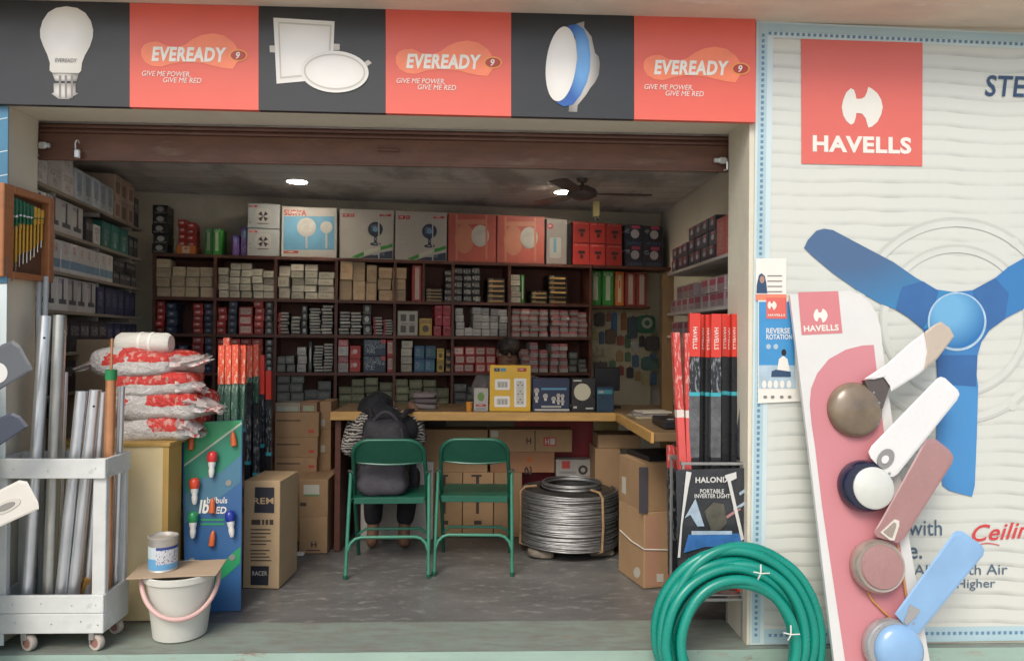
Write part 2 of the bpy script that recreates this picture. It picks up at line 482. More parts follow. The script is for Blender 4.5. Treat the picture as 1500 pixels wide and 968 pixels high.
# roller shutter, rolled up: bottom bar, two slats, latches and a padlock
sh = thing('roller_shutter', 'rolled-up brown steel shutter showing its scuffed bottom rail under the soffit', 'shutter', (-.5, 3.85, 2.33))
m = MB(); m.cbox(-2.26, 1.285, 3.825, 3.85, 2.335, 2.475, .006); m.build('bottom_rail', SHUT, sh)
m = MB(); m.tube([(-2.26 , 3.838, 2.486), (1.285, 3.838, 2.486)], .013, 8); m.build('slat', SHUT, sh, True)
m = MB(); m.tube([(-2.26, 3.842, 2.512), (1.285, 3.842, 2.512)], .014, 8); m.build('slat', SHUT, sh, True)
m = MB(); m.cbox(-2.26, 1.285, 3.822, 3.828, 2.335, 2.347, .002); m.build('lip', SHUT, sh)
m = MB(); a = P(553, 219, 3.815); m.tube([a, a + Vector((.11, 0, -.002))], .007, 8); m.add([a + Vector((-.02, .012, -.012)), a + Vector((.14, .012, -.012)), a + Vector((.14, .012, .014)), a + Vector((-.02, .012, .014))], [(0, 1, 2, 3)]); m.build('handle', SHUT, sh)
for px, py in ((62, 213), (1056, 235)):
    m = MB(); a = P(px, py, 3.80); s = 1 if px < 500 else -1
    m.cbox(a.x - .035, a.x + .035, 3.797, 3.82, a.z - .012, a.z + .012, .003); m.cbox(a.x - .01, a.x + .022, 3.785, 3.80, a.z - .02, a.z + .014, .003)
    m.tube([a + Vector((-s * .03, -.01, -.01)), a + Vector((-s * .03, -.01, -.05)), a + Vector((-s * .012, -.01, -.055))], .006, 6)
    m.build('latch', GALV, sh)
pk = thing('padlock', 'small steel padlock hanging open from the left end of the shutter rail', 'padlock', P(113, 228, 3.79))
m = MB(); a = P(113, 222, 3.79); m.cbox(a.x - .013, a.x + .016, a.y - .01, a.y + .01, a.z - .035, a.z + .01, .005); m.build('body', GALV, pk)
m = MB(); b = a + Vector((0, 0, .01)); m.tube([b + Vector((-.008, 0, 0)), b + Vector((-.010, 0, .03)), b + Vector((-.004, 0, .045)), b + Vector((.006, 0, .045)), b + Vector((.012, 0, .03))], .004, 6); m.build('shackle', GALV, pk, True)

# ---------------------------------------------------------------- fascia sign
FAC = FY(YF)
SRED = mat('sign_red', L(.76, .135, .095), .38, var=.06, scale=2, dirt=L(.66, .19, .15), dirt_lo=.55, dirt_hi=.9)
SRED2 = mat('sign_flame', L(.90, .24, .12), .38, var=.10, scale=8)
SBLK = mat('sign_charcoal', L(.030, .033, .036), .35, var=.2, scale=2, dirt=L(.06, .06, .058), dirt_lo=.55, dirt_hi=.9)
SWHITE = mat('sign_white', L(.78, .76, .68), .4, var=.03)
SGREY = mat('sign_pale_grey', L(.56, .54, .47), .4, var=.04)
SDGREY = mat('sign_mid_grey', L(.24, .23, .21), .4, var=.08)
SBLUE = mat('sign_blue', L(.07, .22, .56), .35, var=.3, scale=12)
SYEL = mat('sign_amber', L(.86, .34, .08), .4, var=.05)
def photo_print(name, core, rim, cx=.42, cz=.6, r=.62, rough=.38):
    """a printed product picture: its tones run from a lighter core to a darker rim, as in the print"""
    m, nt, bs = nodes_of(name)
    sp = N(nt, 'ShaderNodeSeparateXYZ'); nt.links.new(N(nt, 'ShaderNodeTexCoord').outputs['Generated'], sp.inputs[0])
    dx = math_n(nt, 'SUBTRACT', sp.outputs[0], cx); dz = math_n(nt, 'SUBTRACT', sp.outputs[2], cz)
    d = math_n(nt, 'SQRT', math_n(nt, 'ADD', math_n(nt, 'MULTIPLY', dx, dx), math_n(nt, 'MULTIPLY', dz, dz)))
    c = mix_n(nt, ramp_n(nt, d, r * .35, r), core, rim)
    nt.links.new(c, bs.inputs['Base Color']); bs.inputs['Roughness'].default_value = rough; return m
PBULB = photo_print('bulb_photo', L(.90, .885, .82), L(.66, .64, .56)); PPANEL = photo_print('panel_photo', L(.86, .845, .79), L(.70, .68, .62), .5, .5, .75); PRIM = photo_print('rim_photo', L(.16, .40, .74), L(.03, .12, .40), .75, .55, .5)
PCAP = photo_print('cap_photo', L(.62, .60, .55), L(.20, .19, .17), .4, .5, .6)
sg = thing('fascia_sign', 'long flat shop sign of alternating charcoal and red printed panels above the opening', 'sign', P(550, 165, 3.46))
xs = [-14, 190, 379, 565, 749, 929, 1107]
ty = lambda x: .0245 * x
by = lambda x: 152.3 + .0243 * x
tops = []
for i in range(6):
    a, b = xs[i], xs[i + 1] - .25
    m = MB(); m.prism([(a, by(a)), (b, by(b)), (b, ty(b)), (a, ty(a))], FAC, .003, .035)
    tops.append(m.build('panel', SBLK if i % 2 == 0 else SRED, sg))
    tops[-1]['label'] = 'charcoal picture panel' if i % 2 == 0 else 'red panel with brand lettering'
for i, dx, dy in ((1, 0, 0), (3, 373, 10.5), (5, 736, 19.5)):
    T = tops[i]
    z = lambda pts: [(x + dx, y + dy) for x, y in ZM(0, 0, .2687, pts)]
    flat(z([(770, 270), (785, 245), (815, 232), (860, 228), (905, 250), (960, 262), (1010, 245), (1050, 215), (1100, 193), (1160, 183), (1220, 195), (1270, 230), (1300, 275), (1302, 330), (1270, 378), (1210, 372), (1100, 345), (1000, 340), (930, 350), (880, 366), (830, 362), (790, 340), (770, 305)]), FAC, .0365, SRED2, T, 'flame_shape')
    text('EVEREADY', (222 + dx, 90 + dy), (110, 1.6), (0, -21.5), FAC, .038, SWHITE, T, .042, .16)
    flat(ell(349 + dx, 81.5 + dy, 13.5, 9, 24), FAC, .0375, SYEL, T, 'emblem_ring')
    flat(ell(349 + dx, 81.5 + dy, 11.2, 7, 24), FAC, .0385, mat('emblem_red', L(.45, .05, .03), .4), T, 'emblem')
    text('9', (345.5 + dx, 86.5 + dy), (6, 0), (0, -10), FAC, .0395, SWHITE, T, .02, .2, 'emblem_figure')
    text('GIVE ME POWER,', (208 + dx, 112.5 + dy), (71, 1.5), (0, -8.5), FAC, .038, SWHITE, T, .0, .2)
    text('GIVE ME RED', (239 + dx, 121 + dy), (56, 1.2), (0, -7.5), FAC, .038, SWHITE, T, .0, .2)
# bulb picture
T = tops[0]; z = lambda p: ZM(0, 0, .2687, p)
flat(z([(270, 385), (272, 345), (258, 300), (235, 250), (219, 205), (218, 165), (232, 115), (262, 70), (305, 45), (362, 36), (420, 45), (465, 72), (495, 115), (508, 165), (506, 205), (490, 255), (462, 305), (447, 345), (442, 388), (430, 400), (285, 398)]), FAC, .037, PBULB, T, 'bulb_picture')
flat(z([(284, 400), (430, 402), (418, 445), (302, 443)]), FAC, .037, PCAP, T, 'bulb_collar')
flat(z([(292, 455), (412, 455), (412, 505), (428, 512), (402, 525), (375, 542), (320, 540), (298, 524), (280, 512), (294, 505)]), FAC, .037, PCAP, T, 'bulb_cap')
for x in (320, 352, 385): flat(z([(x, 412), (x + 14, 412), (x + 12, 535), (x + 2, 535)]), FAC, .038, SDGREY, T, 'cap_line')
text('EVEREADY', (80.5, 91.5), (32, .6), (0, -6), FAC, .039, SDGREY, T, .015, .12)
# panel lights picture
T = tops[2]; z = lambda p: ZM(370, 0, .2687, p)
flat(z([(92, 250), (120, 250), (122, 288), (94, 286)]), FAC, .037, SGREY, T, 'clip')
flat(z([(440, 240), (475, 242), (474, 275), (440, 274)]), FAC, .037, SGREY, T, 'clip')
flat(z([(113, 98), (447, 118), (440, 300), (330, 440), (131, 458)]), FAC, .038, PPANEL, T, 'square_light_picture')
fr_ = z([(138, 120), (432, 138), (424, 300), (320, 415), (150, 430)])
mb = MB(); inner = z([(146, 130), (422, 146), (414, 298), (316, 405), (157, 420)])
mb.add([FAC.hit(x, y, .039) for x, y in fr_ + inner], [(i, (i + 1) % 5, 5 + (i + 1) % 5, 5 + i) for i in range(5)]); mb.build('bevel_line', SGREY, T)
flat(z([(602, 345), (630, 328), (650, 345), (625, 362)]), FAC, .037, SGREY, T, 'clip')
flat(z(ell(447, 392, 186, 114, 40, 0, .05)), FAC, .040, PPANEL, T, 'round_light_picture')
ring(370 + 447 * .2687, 392 * .2687, 168 * .2687, 98 * .2687, 2.4, FAC, .041, SGREY, T, 'bevel_line', 40, .05)
# downlight picture
T = tops[4]; z = lambda p: ZM(740, 0, .2687, p)
flat(z([(430, 150), (470, 200), (490, 290), (510, 310), (517, 350), (510, 410), (490, 450), (465, 480), (440, 520), (395, 575), (392, 612), (346, 610), (348, 575), (390, 130), (432, 118)]), FAC, .037, PCAP, T, 'downlight_body')
flat(z([(340, 142), (390, 133), (430, 160), (455, 220), (465, 300), (462, 380), (445, 450), (410, 520), (370, 570), (320, 582), (280, 560), (310, 540), (370, 440), (395, 320), (385, 210)]), FAC, .0385, PRIM, T, 'blue_rim')
flat(z(ell(305, 350, 82, 205, 40, 0, .11)), FAC, .040, PPANEL, T, 'diffuser_picture')

# ---------------------------------------------------------------- big fan poster on the right pier
def wave_mat():
    m, nt, bs = nodes_of('printed_wave_panel')
    tc = N(nt, 'ShaderNodeTexCoord').outputs['Object']
    sp = N(nt, 'ShaderNodeSeparateXYZ'); nt.links.new(tc, sp.inputs[0])
    n1 = noise_n(nt, 1.7, 2, .5, tc, (1, 1, .3))
    zz = math_n(nt, 'MULTIPLY_ADD', n1, 1.3, math_n(nt, 'MULTIPLY', sp.outputs[2], 14.6))
    fr = math_n(nt, 'FRACT', zz)
    edge = ramp_n(nt, fr, .0, .36)
    amp = ramp_n(nt, noise_n(nt, 4.2, 3, .5, tc, (1, 1, .2)), .30, .72)
    k = math_n(nt, 'MULTIPLY', math_n(nt, 'SUBTRACT', 1.0, edge), amp)
    c = mix_n(nt, math_n(nt, 'MULTIPLY', k, .9), L(.645, .66, .595), L(.37, .38, .34))
    c = mix_n(nt, math_n(nt, 'MULTIPLY', ramp_n(nt, noise_n(nt, 1.3, 2, .5, tc), .4, .7), .3), c, L(.545, .61, .585))
    nt.links.new(c, bs.inputs['Base Color'])
    bs.inputs['Roughness'].default_value = .42
    bump_n(nt, bs, noise_n(nt, 5, 4, .6, tc, (1.5, 1, .35)), .22, .02); return m
WAVE = wave_mat()
AQUA = mat('aqua_border', L(.42, .58, .62), .42, var=.06, scale=3)
AQUA2 = mat('pale_aqua_border', L(.58, .70, .71), .42, var=.05, scale=3)
LACE = mat('border_lace', L(.13, .26, .40), .5, var=.1)
NAVY = mat('poster_navy', L(.035, .075, .15), .45, var=.08)
CORAL = mat('poster_red', L(.70, .15, .12), .42, var=.05, scale=2)
po = thing('fan_poster', 'large printed ceiling fan poster with aqua lace border on the right pier', 'poster', P(1330, 943, 3.49))
tl, tr, bl_, br_ = (1108, 31), (1610, 53), (1098.5, 944), (1610, 936)
m = MB(); m.prism([bl_, br_, tr, tl], FAC, .003, .008); sheet = m.build('sheet', WAVE, po)
def edge_y(x): return 31 + .043 * (x - 1108)
m = MB(); m.flat([(1098.5, 944), (1119, 943.5), (1133, 56), (1133, 55), (1610, 77), (1610, 53), (1108, 31)], FAC, .0095); m.build('border', AQUA2, po)
m = MB()
m.flat([(1101, 941), (1113.5, 941), (1124.5, 46), (1112, 34)], FAC, .0107)
m.flat([(1112, 34), (1124.5, 46), (1610, 67), (1610, 56)], FAC, .0107)
m.flat([(1119, 943), (1119, 921), (1610, 915), (1610, 936)], FAC, .0095); m.build('border_band', AQUA, po)
m = MB()
def lace(cx, cy, s):
    for k in (0, 1):
        m.flat([(cx - s, cy - s * .5), (cx - s * .2, cy - s), (cx + s, cy + s * .4), (cx + s * .2, cy + s)] if k else [(cx + s * .5, cy - s), (cx + s, cy - s * .6), (cx - s * .3, cy + s), (cx - s, cy + s * .5)], FAC, .0118 + .0004 * k)
y = 52
while y < 936: lace(1118.3 - (y - 40) * .0125, y, 2.6); y += 8.2
x = 1128
while x < 1600: lace(x, 49 + .043 * (x - 1125), 2.6); x += 8.2
x = 1128
while x < 1600: lace(x, 930 - .011 * (x - 1119), 2.6); x += 8.2
m.build('border_lace', LACE, po)['kind'] = 'stuff'
sq = [(1174, 240), (1351, 243.5), (1351.5, 63), (1173.5, 57.5)]
SQ = flat(sq, FAC, .0115, CORAL, po, 'logo_square')
HAV = [(545, 482), (520, 505), (503, 545), (495, 585), (503, 630), (520, 660), (545, 682), (562, 672), (572, 640), (575, 617), (605, 620), (625, 645), (640, 697), (660, 692), (690, 665), (710, 625), (719, 585), (710, 545), (690, 510), (660, 485), (640, 475), (632, 505), (620, 530), (600, 540), (575, 540), (570, 515), (562, 492)]
flat(ZM(1100, 0, .2687, HAV), FAC, .013, SWHITE, SQ, 'emblem')
text('HAVELLS', (1190.5, 222.5), (144.5, 3.5), (0, -24.5), FAC, .013, SWHITE, SQ, .04)
text('STEALTH', (1443, 141), (152, 5), (0, -31), FAC, .012, NAVY, po, .015, .14)
SHADE = mat('poster_ring_print', L(.53, .55, .50), .45, var=.05); LITE = mat('poster_ring_light', L(.62, .64, .585), .45, var=.05)
for r, w, mm in ((152, 5, SHADE), (147, 9, LITE), (112, 4, SHADE), (108, 8, LITE)): ring(1400, 470, r, r, w, FAC, .0112, mm, po, 'ring_print', 64)
for cx, cy in ((1486, 355), (1483, 594)): flat(ell(cx, cy, 6.5, 7, 14), FAC, .0118, LITE, po, 'rivet_print')
FBL1 = mat('fan_print_slate', L(.075, .15, .28), .4, var=.12, scale=4); FBL2 = mat('fan_print_blue', L(.035, .165, .40), .4, var=.2, scale=4); FBL3 = mat('fan_print_deep', L(.042, .14, .35), .4, var=.15, scale=5)
fan1 = [(1178, 363), (1183, 352), (1196, 338), (1207, 335), (1220, 337), (1269, 363), (1309, 384), (1342, 407), (1372, 424), (1398, 428), (1405, 470), (1380, 490), (1352, 482), (1336, 467), (1312, 453), (1290, 445), (1260, 428), (1220, 400), (1190, 375)]
fan2 = [(1398, 428), (1425, 425), (1451, 413), (1477, 391), (1500, 378), (1530, 360), (1560, 345), (1582, 340), (1596, 352), (1590, 378), (1560, 410), (1500, 452), (1475, 465), (1450, 483), (1438, 500), (1410, 490), (1398, 460)]
fan3 = [(1372, 530), (1352, 482), (1390, 470), (1438, 500), (1432, 520), (1430, 545), (1433, 565), (1431, 639), (1428, 711), (1424, 727), (1408, 723), (1390, 718), (1381, 711), (1372, 660), (1372, 600), (1373, 560)]
FP1 = photo_print('blade_photo_a', L(.075, .145, .27), L(.04, .26, .52), .25, .95, .95); FP2 = photo_print('blade_photo_b', L(.045, .20, .46), L(.03, .13, .34), .3, .5, .7); FP3 = photo_print('blade_photo_c', L(.07, .27, .56), L(.03, .13, .36), .7, .35, .8)
flat(fan1, FAC, .0122, FP1, po, 'blade_print'); flat(fan2, FAC, .0126, FP2, po, 'blade_print'); flat(fan3, FAC, .0130, FP3, po, 'blade_print')
flat([(1322, 420), (1352, 412), (1375, 426), (1365, 460), (1352, 482), (1330, 464), (1312, 453)], FAC, .0140, FBL3, po, 'blade_root_print')
flat([(1425, 425), (1458, 407), (1478, 430), (1472, 466), (1450, 483), (1435, 470)], FAC, .0140, FBL3, po, 'blade_root_print')
flat([(1373, 520), (1432, 520), (1430, 566), (1373, 562)], FAC, .0140, FBL3, po, 'blade_root_print')
flat(ell(1402, 471, 43, 43, 40), FAC, .0150, mat('fan_ring_print', L(.42, .58, .70), .3, var=.3, scale=14), po, 'hub_ring_print')
flat(ell(1402, 470, 40, 40, 40), FAC, .0160, photo_print('hub_photo', L(.16, .42, .66), L(.03, .17, .42), .35, .7, .7), po, 'hub_print')
NAVY2 = mat('poster_slate_text', L(.09, .14, .20), .5, var=.08)
text('with', (1331, 784), (49, 0), (0, -23), FAC, .012, NAVY2, po, .004)
text('e.', (1331, 818), (20, 0), (0, -17), FAC, .012, NAVY2, po, .008)
text('All Stealth Air', (1339, 842), (137, -1), (0, -15.5), FAC, .012, NAVY2, po, .004)
text('Higher', (1402, 865), (56, -1), (0, -17), FAC, .012, NAVY2, po, .004)
text('Ceiling', (1424, 801), (104, -8), (0, -32), FAC, .012, mat('script_red', L(.62, .06, .06), .5), po, .012, .32)
m = MB(); m.add([FAC.hit(1430 + 34 * t, 799 - 3 * math.sin(t * 3.1) , .012) for t in [i / 8 for i in range(9)]] + [FAC.hit(1430 + 34 * t, 797.6 - 3 * math.sin(t * 3.1), .012) for t in [i / 8 for i in range(9)]], [(i, i + 1, 10 + i, 9 + i) for i in range(8)]); m.build('underline', MATS['script_red'], po)

# narrow leaflet poster pinned over the border
lp = thing('leaflet_poster', 'narrow blue and white leaflet poster taped beside the right pier edge', 'poster', P(1137, 585, 3.48))
z = lambda p: ZM(1090, 380, .30975, p)
m = MB(); m.prism(z([(66, 680), (268, 670), (262, 180), (66, 185)]), FAC, .0145, .0165); m.build('sheet', PAPERWHITE, lp)
m = MB(); m.prism(z([(55, 165), (200, 165), (200, -5), (55, -5)]), FAC, .0145, .0165); m.build('upper_sheet', PAPERWHITE, lp)
PBLUE = mat('leaflet_blue', L(.06, .29, .58), .4, var=.1); PPALE = mat('leaflet_pale', L(.42, .55, .63), .4, var=.2, scale=14); PCOR = mat('leaflet_coral', L(.86, .25, .15), .4)
flat(z([(70, 500), (240, 500), (232, 200), (70, 200)]), FAC, .0175, PBLUE, lp, 'blue_field')
flat(z([(70, 610), (246, 610), (240, 500), (70, 500)]), FAC, .0175, PPALE, lp, 'room_picture')
flat(z([(56, 192), (200, 192), (200, 166), (56, 166)]), FAC, .0178, PCOR, lp, 'coral_band')
flat(z([(105, 280), (202, 280), (200, 180), (105, 180)]), FAC, .0185, CORAL, lp, 'logo_square')
flat(ZM(1090 + 133 * .30975 - 36, 380 + 214 * .30975 - 39.5, .059, [(x, y + 100) for x, y in HAV]), FAC, .0195, SWHITE, lp, 'emblem')
text('HAVELLS', z([(113, 268)])[0], (25, 0), (0, -3.2), FAC, .0195, SWHITE, lp, .03)
text('REVERSE', z([(105, 350)])[0], (35, 0), (0, -8), FAC, .019, PAPERWHITE, lp, .02)
text('ROTATION', z([(105, 378)])[0], (38, 0), (0, -7.5), FAC, .019, PAPERWHITE, lp, .02)
for cx in (115, 150): flat(ell(*z([(cx, 412)])[0], 3.6, 4, 14), FAC, .019, PPALE, lp, 'icon')
# the seated figure of the leaflet and the portrait above, as flat print
flat(z([(160, 500), (165, 470), (185, 455), (205, 470), (215, 520), (215, 555), (130, 555), (130, 530), (158, 520)]), FAC, .0188, PAPERWHITE, lp, 'figure_print')
flat(ell(*z([(188, 440)])[0], 3.6, 5, 14), FAC, .0190, DARKPRINT, lp, 'figure_print')
flat(z([(128, 555), (222, 555), (220, 530), (150, 520), (130, 528)]), FAC, .0192, NAVY, lp, 'figure_print')
for cx in (95, 122, 150, 180, 212): flat(ell(*z([(cx, 590)])[0], 3.3, 6, 12), FAC, .0190, PAPERWHITE, lp, 'product_print')
for cx in (100, 135, 178, 215): flat(ell(*z([(cx, 650)])[0], 3, 2.4, 10), FAC, .0180, SDGREY, lp, 'icon')
flat(z([(58, 160), (60, 120), (70, 75), (82, 65), (98, 78), (105, 110), (110, 160)]), FAC, .0180, NAVY, lp, 'portrait_print')
flat(ell(*z([(85, 95)])[0], 3.6, 5.4, 14), FAC, .0185, mat('portrait_tone', L(.42, .25, .18), .5), lp, 'portrait_print')
for yy in (75, 100, 125, 150): flat(z([(110, yy), (180, yy), (180, yy + 5), (110, yy + 5)]), FAC, .0180, SDGREY, lp, 'text_line')

# banner on the left pier
lb_ = thing('left_banner', 'blue and white banner edge on the left pier at the picture border', 'poster', P(-60, 944, 3.49))
m = MB(); m.prism([(-190, 418), (10, 414), (12, 156), (-190, 150)], FAC, .003, .008); m.build('upper_sheet', mat('banner_blue', L(.06, .20, .32), .4, var=.25, scale=3), lb_)
m = MB(); m.prism([(-190, 955), (5, 945), (10, 416), (-190, 420)], FAC, .003, .008); m.build('lower_sheet', mat('banner_pale', L(.62, .70, .70), .4, var=.08, scale=3), lb_)
m = MB()
for y0 in (172, 220, 255, 300):
    m.flat([(-190, y0 + 40), (11, y0), (11, y0 + 1.4), (-190, y0 + 41.4)], FAC, .0095)
m.build('line_print', AQUA2, lb_)
# ---------------------------------------------------------------- back shelf unit
WOOD = mat('red_brown_shelf_wood', L(.105, .036, .022), .55, var=.25, scale=4, stretch=(1, 1, 6))
WOODB = mat('shelf_back_board', L(.12, .038, .026), .6, var=.25, scale=3)
YWOOD = mat('yellow_ply_edge', L(.50, .29, .09), .5, var=.18, scale=5, stretch=(1, 1, 4))
ROWY = (379.5, 440, 491, 545.5, 600)                 # shelf tops at x = 550
RZ = [BK.hit(550, y).z for y in ROWY]
DIV = [225, 314, 403, 492, 578, 663, 746, 865]
def bku(px, py=480): return (BK.hit(px, py) - Vector((-2.56, 5.75, 0))).dot(EX)
MBK = Matrix.Translation(Vector((-2.56, 5.75, 0))) @ Matrix.Rotation(RA, 4, 'Z')   # x along the shelves, y into them
U0, U1 = bku(223), bku(866)
un = thing('shelf_unit', 'red-brown wooden shelf unit packed with boxes along the back wall', 'shelf', (MBK @ Vector(((U0 + U1) / 2, .15, 0))))
for z in RZ + [.40, .10]:
    m = MB(MBK); m.box(U0, U1, 0, .30, z - .024, z); m.build('shelf_board', WOOD, un)
for x in DIV:
    u = bku(x)
    m = MB(MBK); m.box(u - .011, u + .011, -.003, .30, .0, RZ[0] - .0245); m.build('divider', WOOD, un)
u = bku(620); m = MB(MBK); m.box(u - .010, u + .010, .002, .29, RZ[1] + .001, RZ[0] - .0245); m.build('divider', WOOD, un)
m = MB(MBK); m.box(U0, U1, .302, .312, 0, RZ[0] - .02); m.build('back_board', WOODB, un)

# ---------------------------------------------------------------- packaging styles: name, wording, print
RD, BKK, WH, CRM = L(.42, .03, .025), L(.014, .015, .018), L(.56, .54, .47), L(.42, .36, .25)
DG = L(.10, .09, .08)
def style(k):
    t = STY[k]; return t[0], t[1], print_mat('print_' + k, t[2], t[3], axis=0)
STY = {
 'tan': ('carton', 'tan carton', L(.40, .29, .17), [(.12, .88, .35, .75, L(.27, .17, .09), 't')]),
 'cream': ('carton', 'cream carton', L(.43, .36, .25), [(.1, .9, .45, .8, L(.30, .22, .13), 't'), (.0, 1, .0, .06, L(.2, .15, .1))]),
 'white': ('switch_box', 'off-white box', L(.46, .43, .34), [(.1, .7, .3, .7, L(.26, .21, .15), 't'), (.0, 1, .0, .10, L(.13, .10, .07))]),
 'grey': ('switch_box', 'pale grey box', L(.40, .39, .36), [(.1, .9, .25, .55, L(.16, .15, .15), 't'), (0, 1, .0, .08, L(.13, .12, .11))]),
 'pinkw': ('bulb_box', 'white and red box', L(.42, .40, .37), [(.0, 1, .55, 1, L(.36, .07, .08)), (.12, .88, .65, .9, L(.5, .35, .33), 't'), (.1, .9, .1, .45, L(.2, .18, .17), 't')]),
 'redw': ('bulb_box', 'white-labelled red box', L(.40, .055, .05), [(.12, .88, .18, .85, L(.46, .40, .34)), (.2, .8, .3, .75, L(.3, .10, .08), 't')]),
 'red': ('bulb_box', 'red box', L(.40, .028, .022), [(.1, .6, .35, .7, L(.50, .35, .30), 't'), (.3, .7, .40, .72, L(.55, .40, .38), 'o'), (0, 1, .0, .05, L(.08, .01, .01))]),
 'navy': ('bulb_box', 'dark navy box', L(.018, .03, .065), [(.2, .75, .35, .8, L(.16, .19, .24), 't'), (.35, .6, .4, .7, L(.25, .28, .32), 'o')]),
 'black': ('bulb_box', 'disc-printed black box', L(.016, .018, .02), [(.25, .75, .3, .85, L(.36, .37, .36), 'o'), (.1, .9, .1, .3, L(.25, .25, .24), 't')]),
 'blackw': ('bulb_box', 'black and white box', L(.018, .018, .02), [(.35, .95, .2, .85, L(.42, .40, .37), 't'), (.1, .3, .3, .8, L(.30, .29, .27), 'o')]),
 'thin': ('thin_box', 'thin white-edged box', L(.02, .02, .022), [(.05, .95, .45, .95, L(.43, .41, .34)), (.1, .4, .1, .45, L(.2, .2, .2), 't')]),
 'thinr': ('thin_box', 'thin red-cornered box', L(.02, .02, .022), [(.05, .95, .5, .95, L(.40, .37, .32)), (.0, .25, .0, 1, L(.28, .03, .03))]),
 'gold': ('thin_box', 'thin gold-edged box', L(.022, .018, .014), [(.05, .92, .15, .55, L(.33, .20, .07)), (.1, .3, .6, .95, L(.3, .28, .2), 't')]),
 'green': ('tube_box', 'green box', L(.03, .24, .035), [(.3, .7, .15, .85, L(.40, .42, .34)), (.1, .9, .85, .96, L(.4, .45, .35), 't')]),
 'olive': ('fitting_box', 'olive box', L(.15, .15, .075), [(.15, .85, .3, .75, L(.28, .27, .16), 't'), (0, 1, 0, .1, L(.05, .05, .03))]),
 'slate': ('fitting_box', 'grey-green box', L(.12, .13, .115), [(.15, .85, .3, .75, L(.24, .24, .20), 't'), (0, 1, 0, .1, L(.04, .04, .04))]),
 'blue': ('bulb_box', 'blue and teal box', L(.03, .09, .17), [(.1, .55, .2, .8, L(.22, .30, .36), 't'), (.6, .95, .2, .7, L(.03, .16, .17))]),
 'yellow': ('bulb_box', 'yellow box', L(.42, .28, .05), [(.25, .75, .2, .6, L(.07, .05, .03), 'o'), (.1, .9, .7, .9, L(.1, .07, .04), 't')]),
 'orange': ('tube_box', 'orange box', L(.50, .14, .03), [(.3, .7, .1, .9, L(.46, .40, .3)), (.4, .6, .5, .75, L(.5, .1, .03), 'o')]),
 'redtube': ('tube_box', 'red tube-light box', L(.36, .04, .035), [(.3, .75, .05, .95, L(.44, .38, .33)), (.0, 1, .9, 1, L(.16, .02, .02), 't')]),
 'purple': ('tube_box', 'purple carton tube', L(.10, .05, .22), [(.3, .7, .1, .8, L(.26, .2, .36), 't'), (.3, .7, .6, .9, L(.15, .3, .4), 'o')]),
 'pic': ('bulb_box', 'navy picture box', L(.02, .035, .06), [(.05, .95, .45, .95, L(.18, .22, .23), 't'), (.8, 1, .75, 1, L(.42, .05, .05)), (.1, .5, .15, .5, L(.30, .34, .34), 't')]),
 'quad': ('switch_box', 'four-picture switch box', L(.50, .49, .42), [(.15, .42, .58, .85, L(.08, .07, .055)), (.58, .85, .58, .85, L(.08, .07, .055)), (.15, .42, .12, .40, L(.08, .07, .055)), (.58, .85, .12, .40, L(.08, .07, .055)), (.2, .8, .44, .5, L(.1, .1, .1), 't')]),
 'pinkred': ('bulb_box', 'crimson box', L(.40, .035, .055), [(.2, .8, .4, .7, L(.10, .015, .02), 't'), (.15, .85, .78, .9, L(.5, .3, .3), 't')]),
 'navyred': ('bulb_box', 'pink-marked navy box', L(.022, .024, .04), [(.30, .75, .35, .78, L(.36, .34, .36), 'o'), (.35, .8, .82, .97, L(.40, .05, .09)), (.0, .25, .6, .8, L(.22, .24, .27), 't'), (.1, .9, .05, .2, L(.05, .10, .2), 't')]),
 'redlamp': ('lamp_box', 'red lamp box', L(.40, .035, .028), [(.35, .75, .52, .66, L(.03, .02, .02)), (.45, .66, .28, .50, L(.06, .02, .02), 'o'), (.1, .9, .88, .96, L(.55, .2, .15), 't'), (0, 1, 0, .03, L(.1, .01, .01))]),
 'pinkw2': ('bulb_box', 'white and rose box', L(.36, .30, .29), [(.1, .9, .5, .9, L(.30, .05, .08)), (.1, .6, .1, .4, L(.15, .1, .1), 't'), (.65, .95, .1, .4, L(.34, .05, .07), 'o')]),
}
ROWN = ['unit top', 'top shelf', 'second shelf', 'third shelf', 'bottom shelf']
BAYN = ['leftmost bay', 'second bay', 'third bay', 'fourth bay', 'fifth bay', 'sixth bay', 'rightmost bay']
stackno = {}
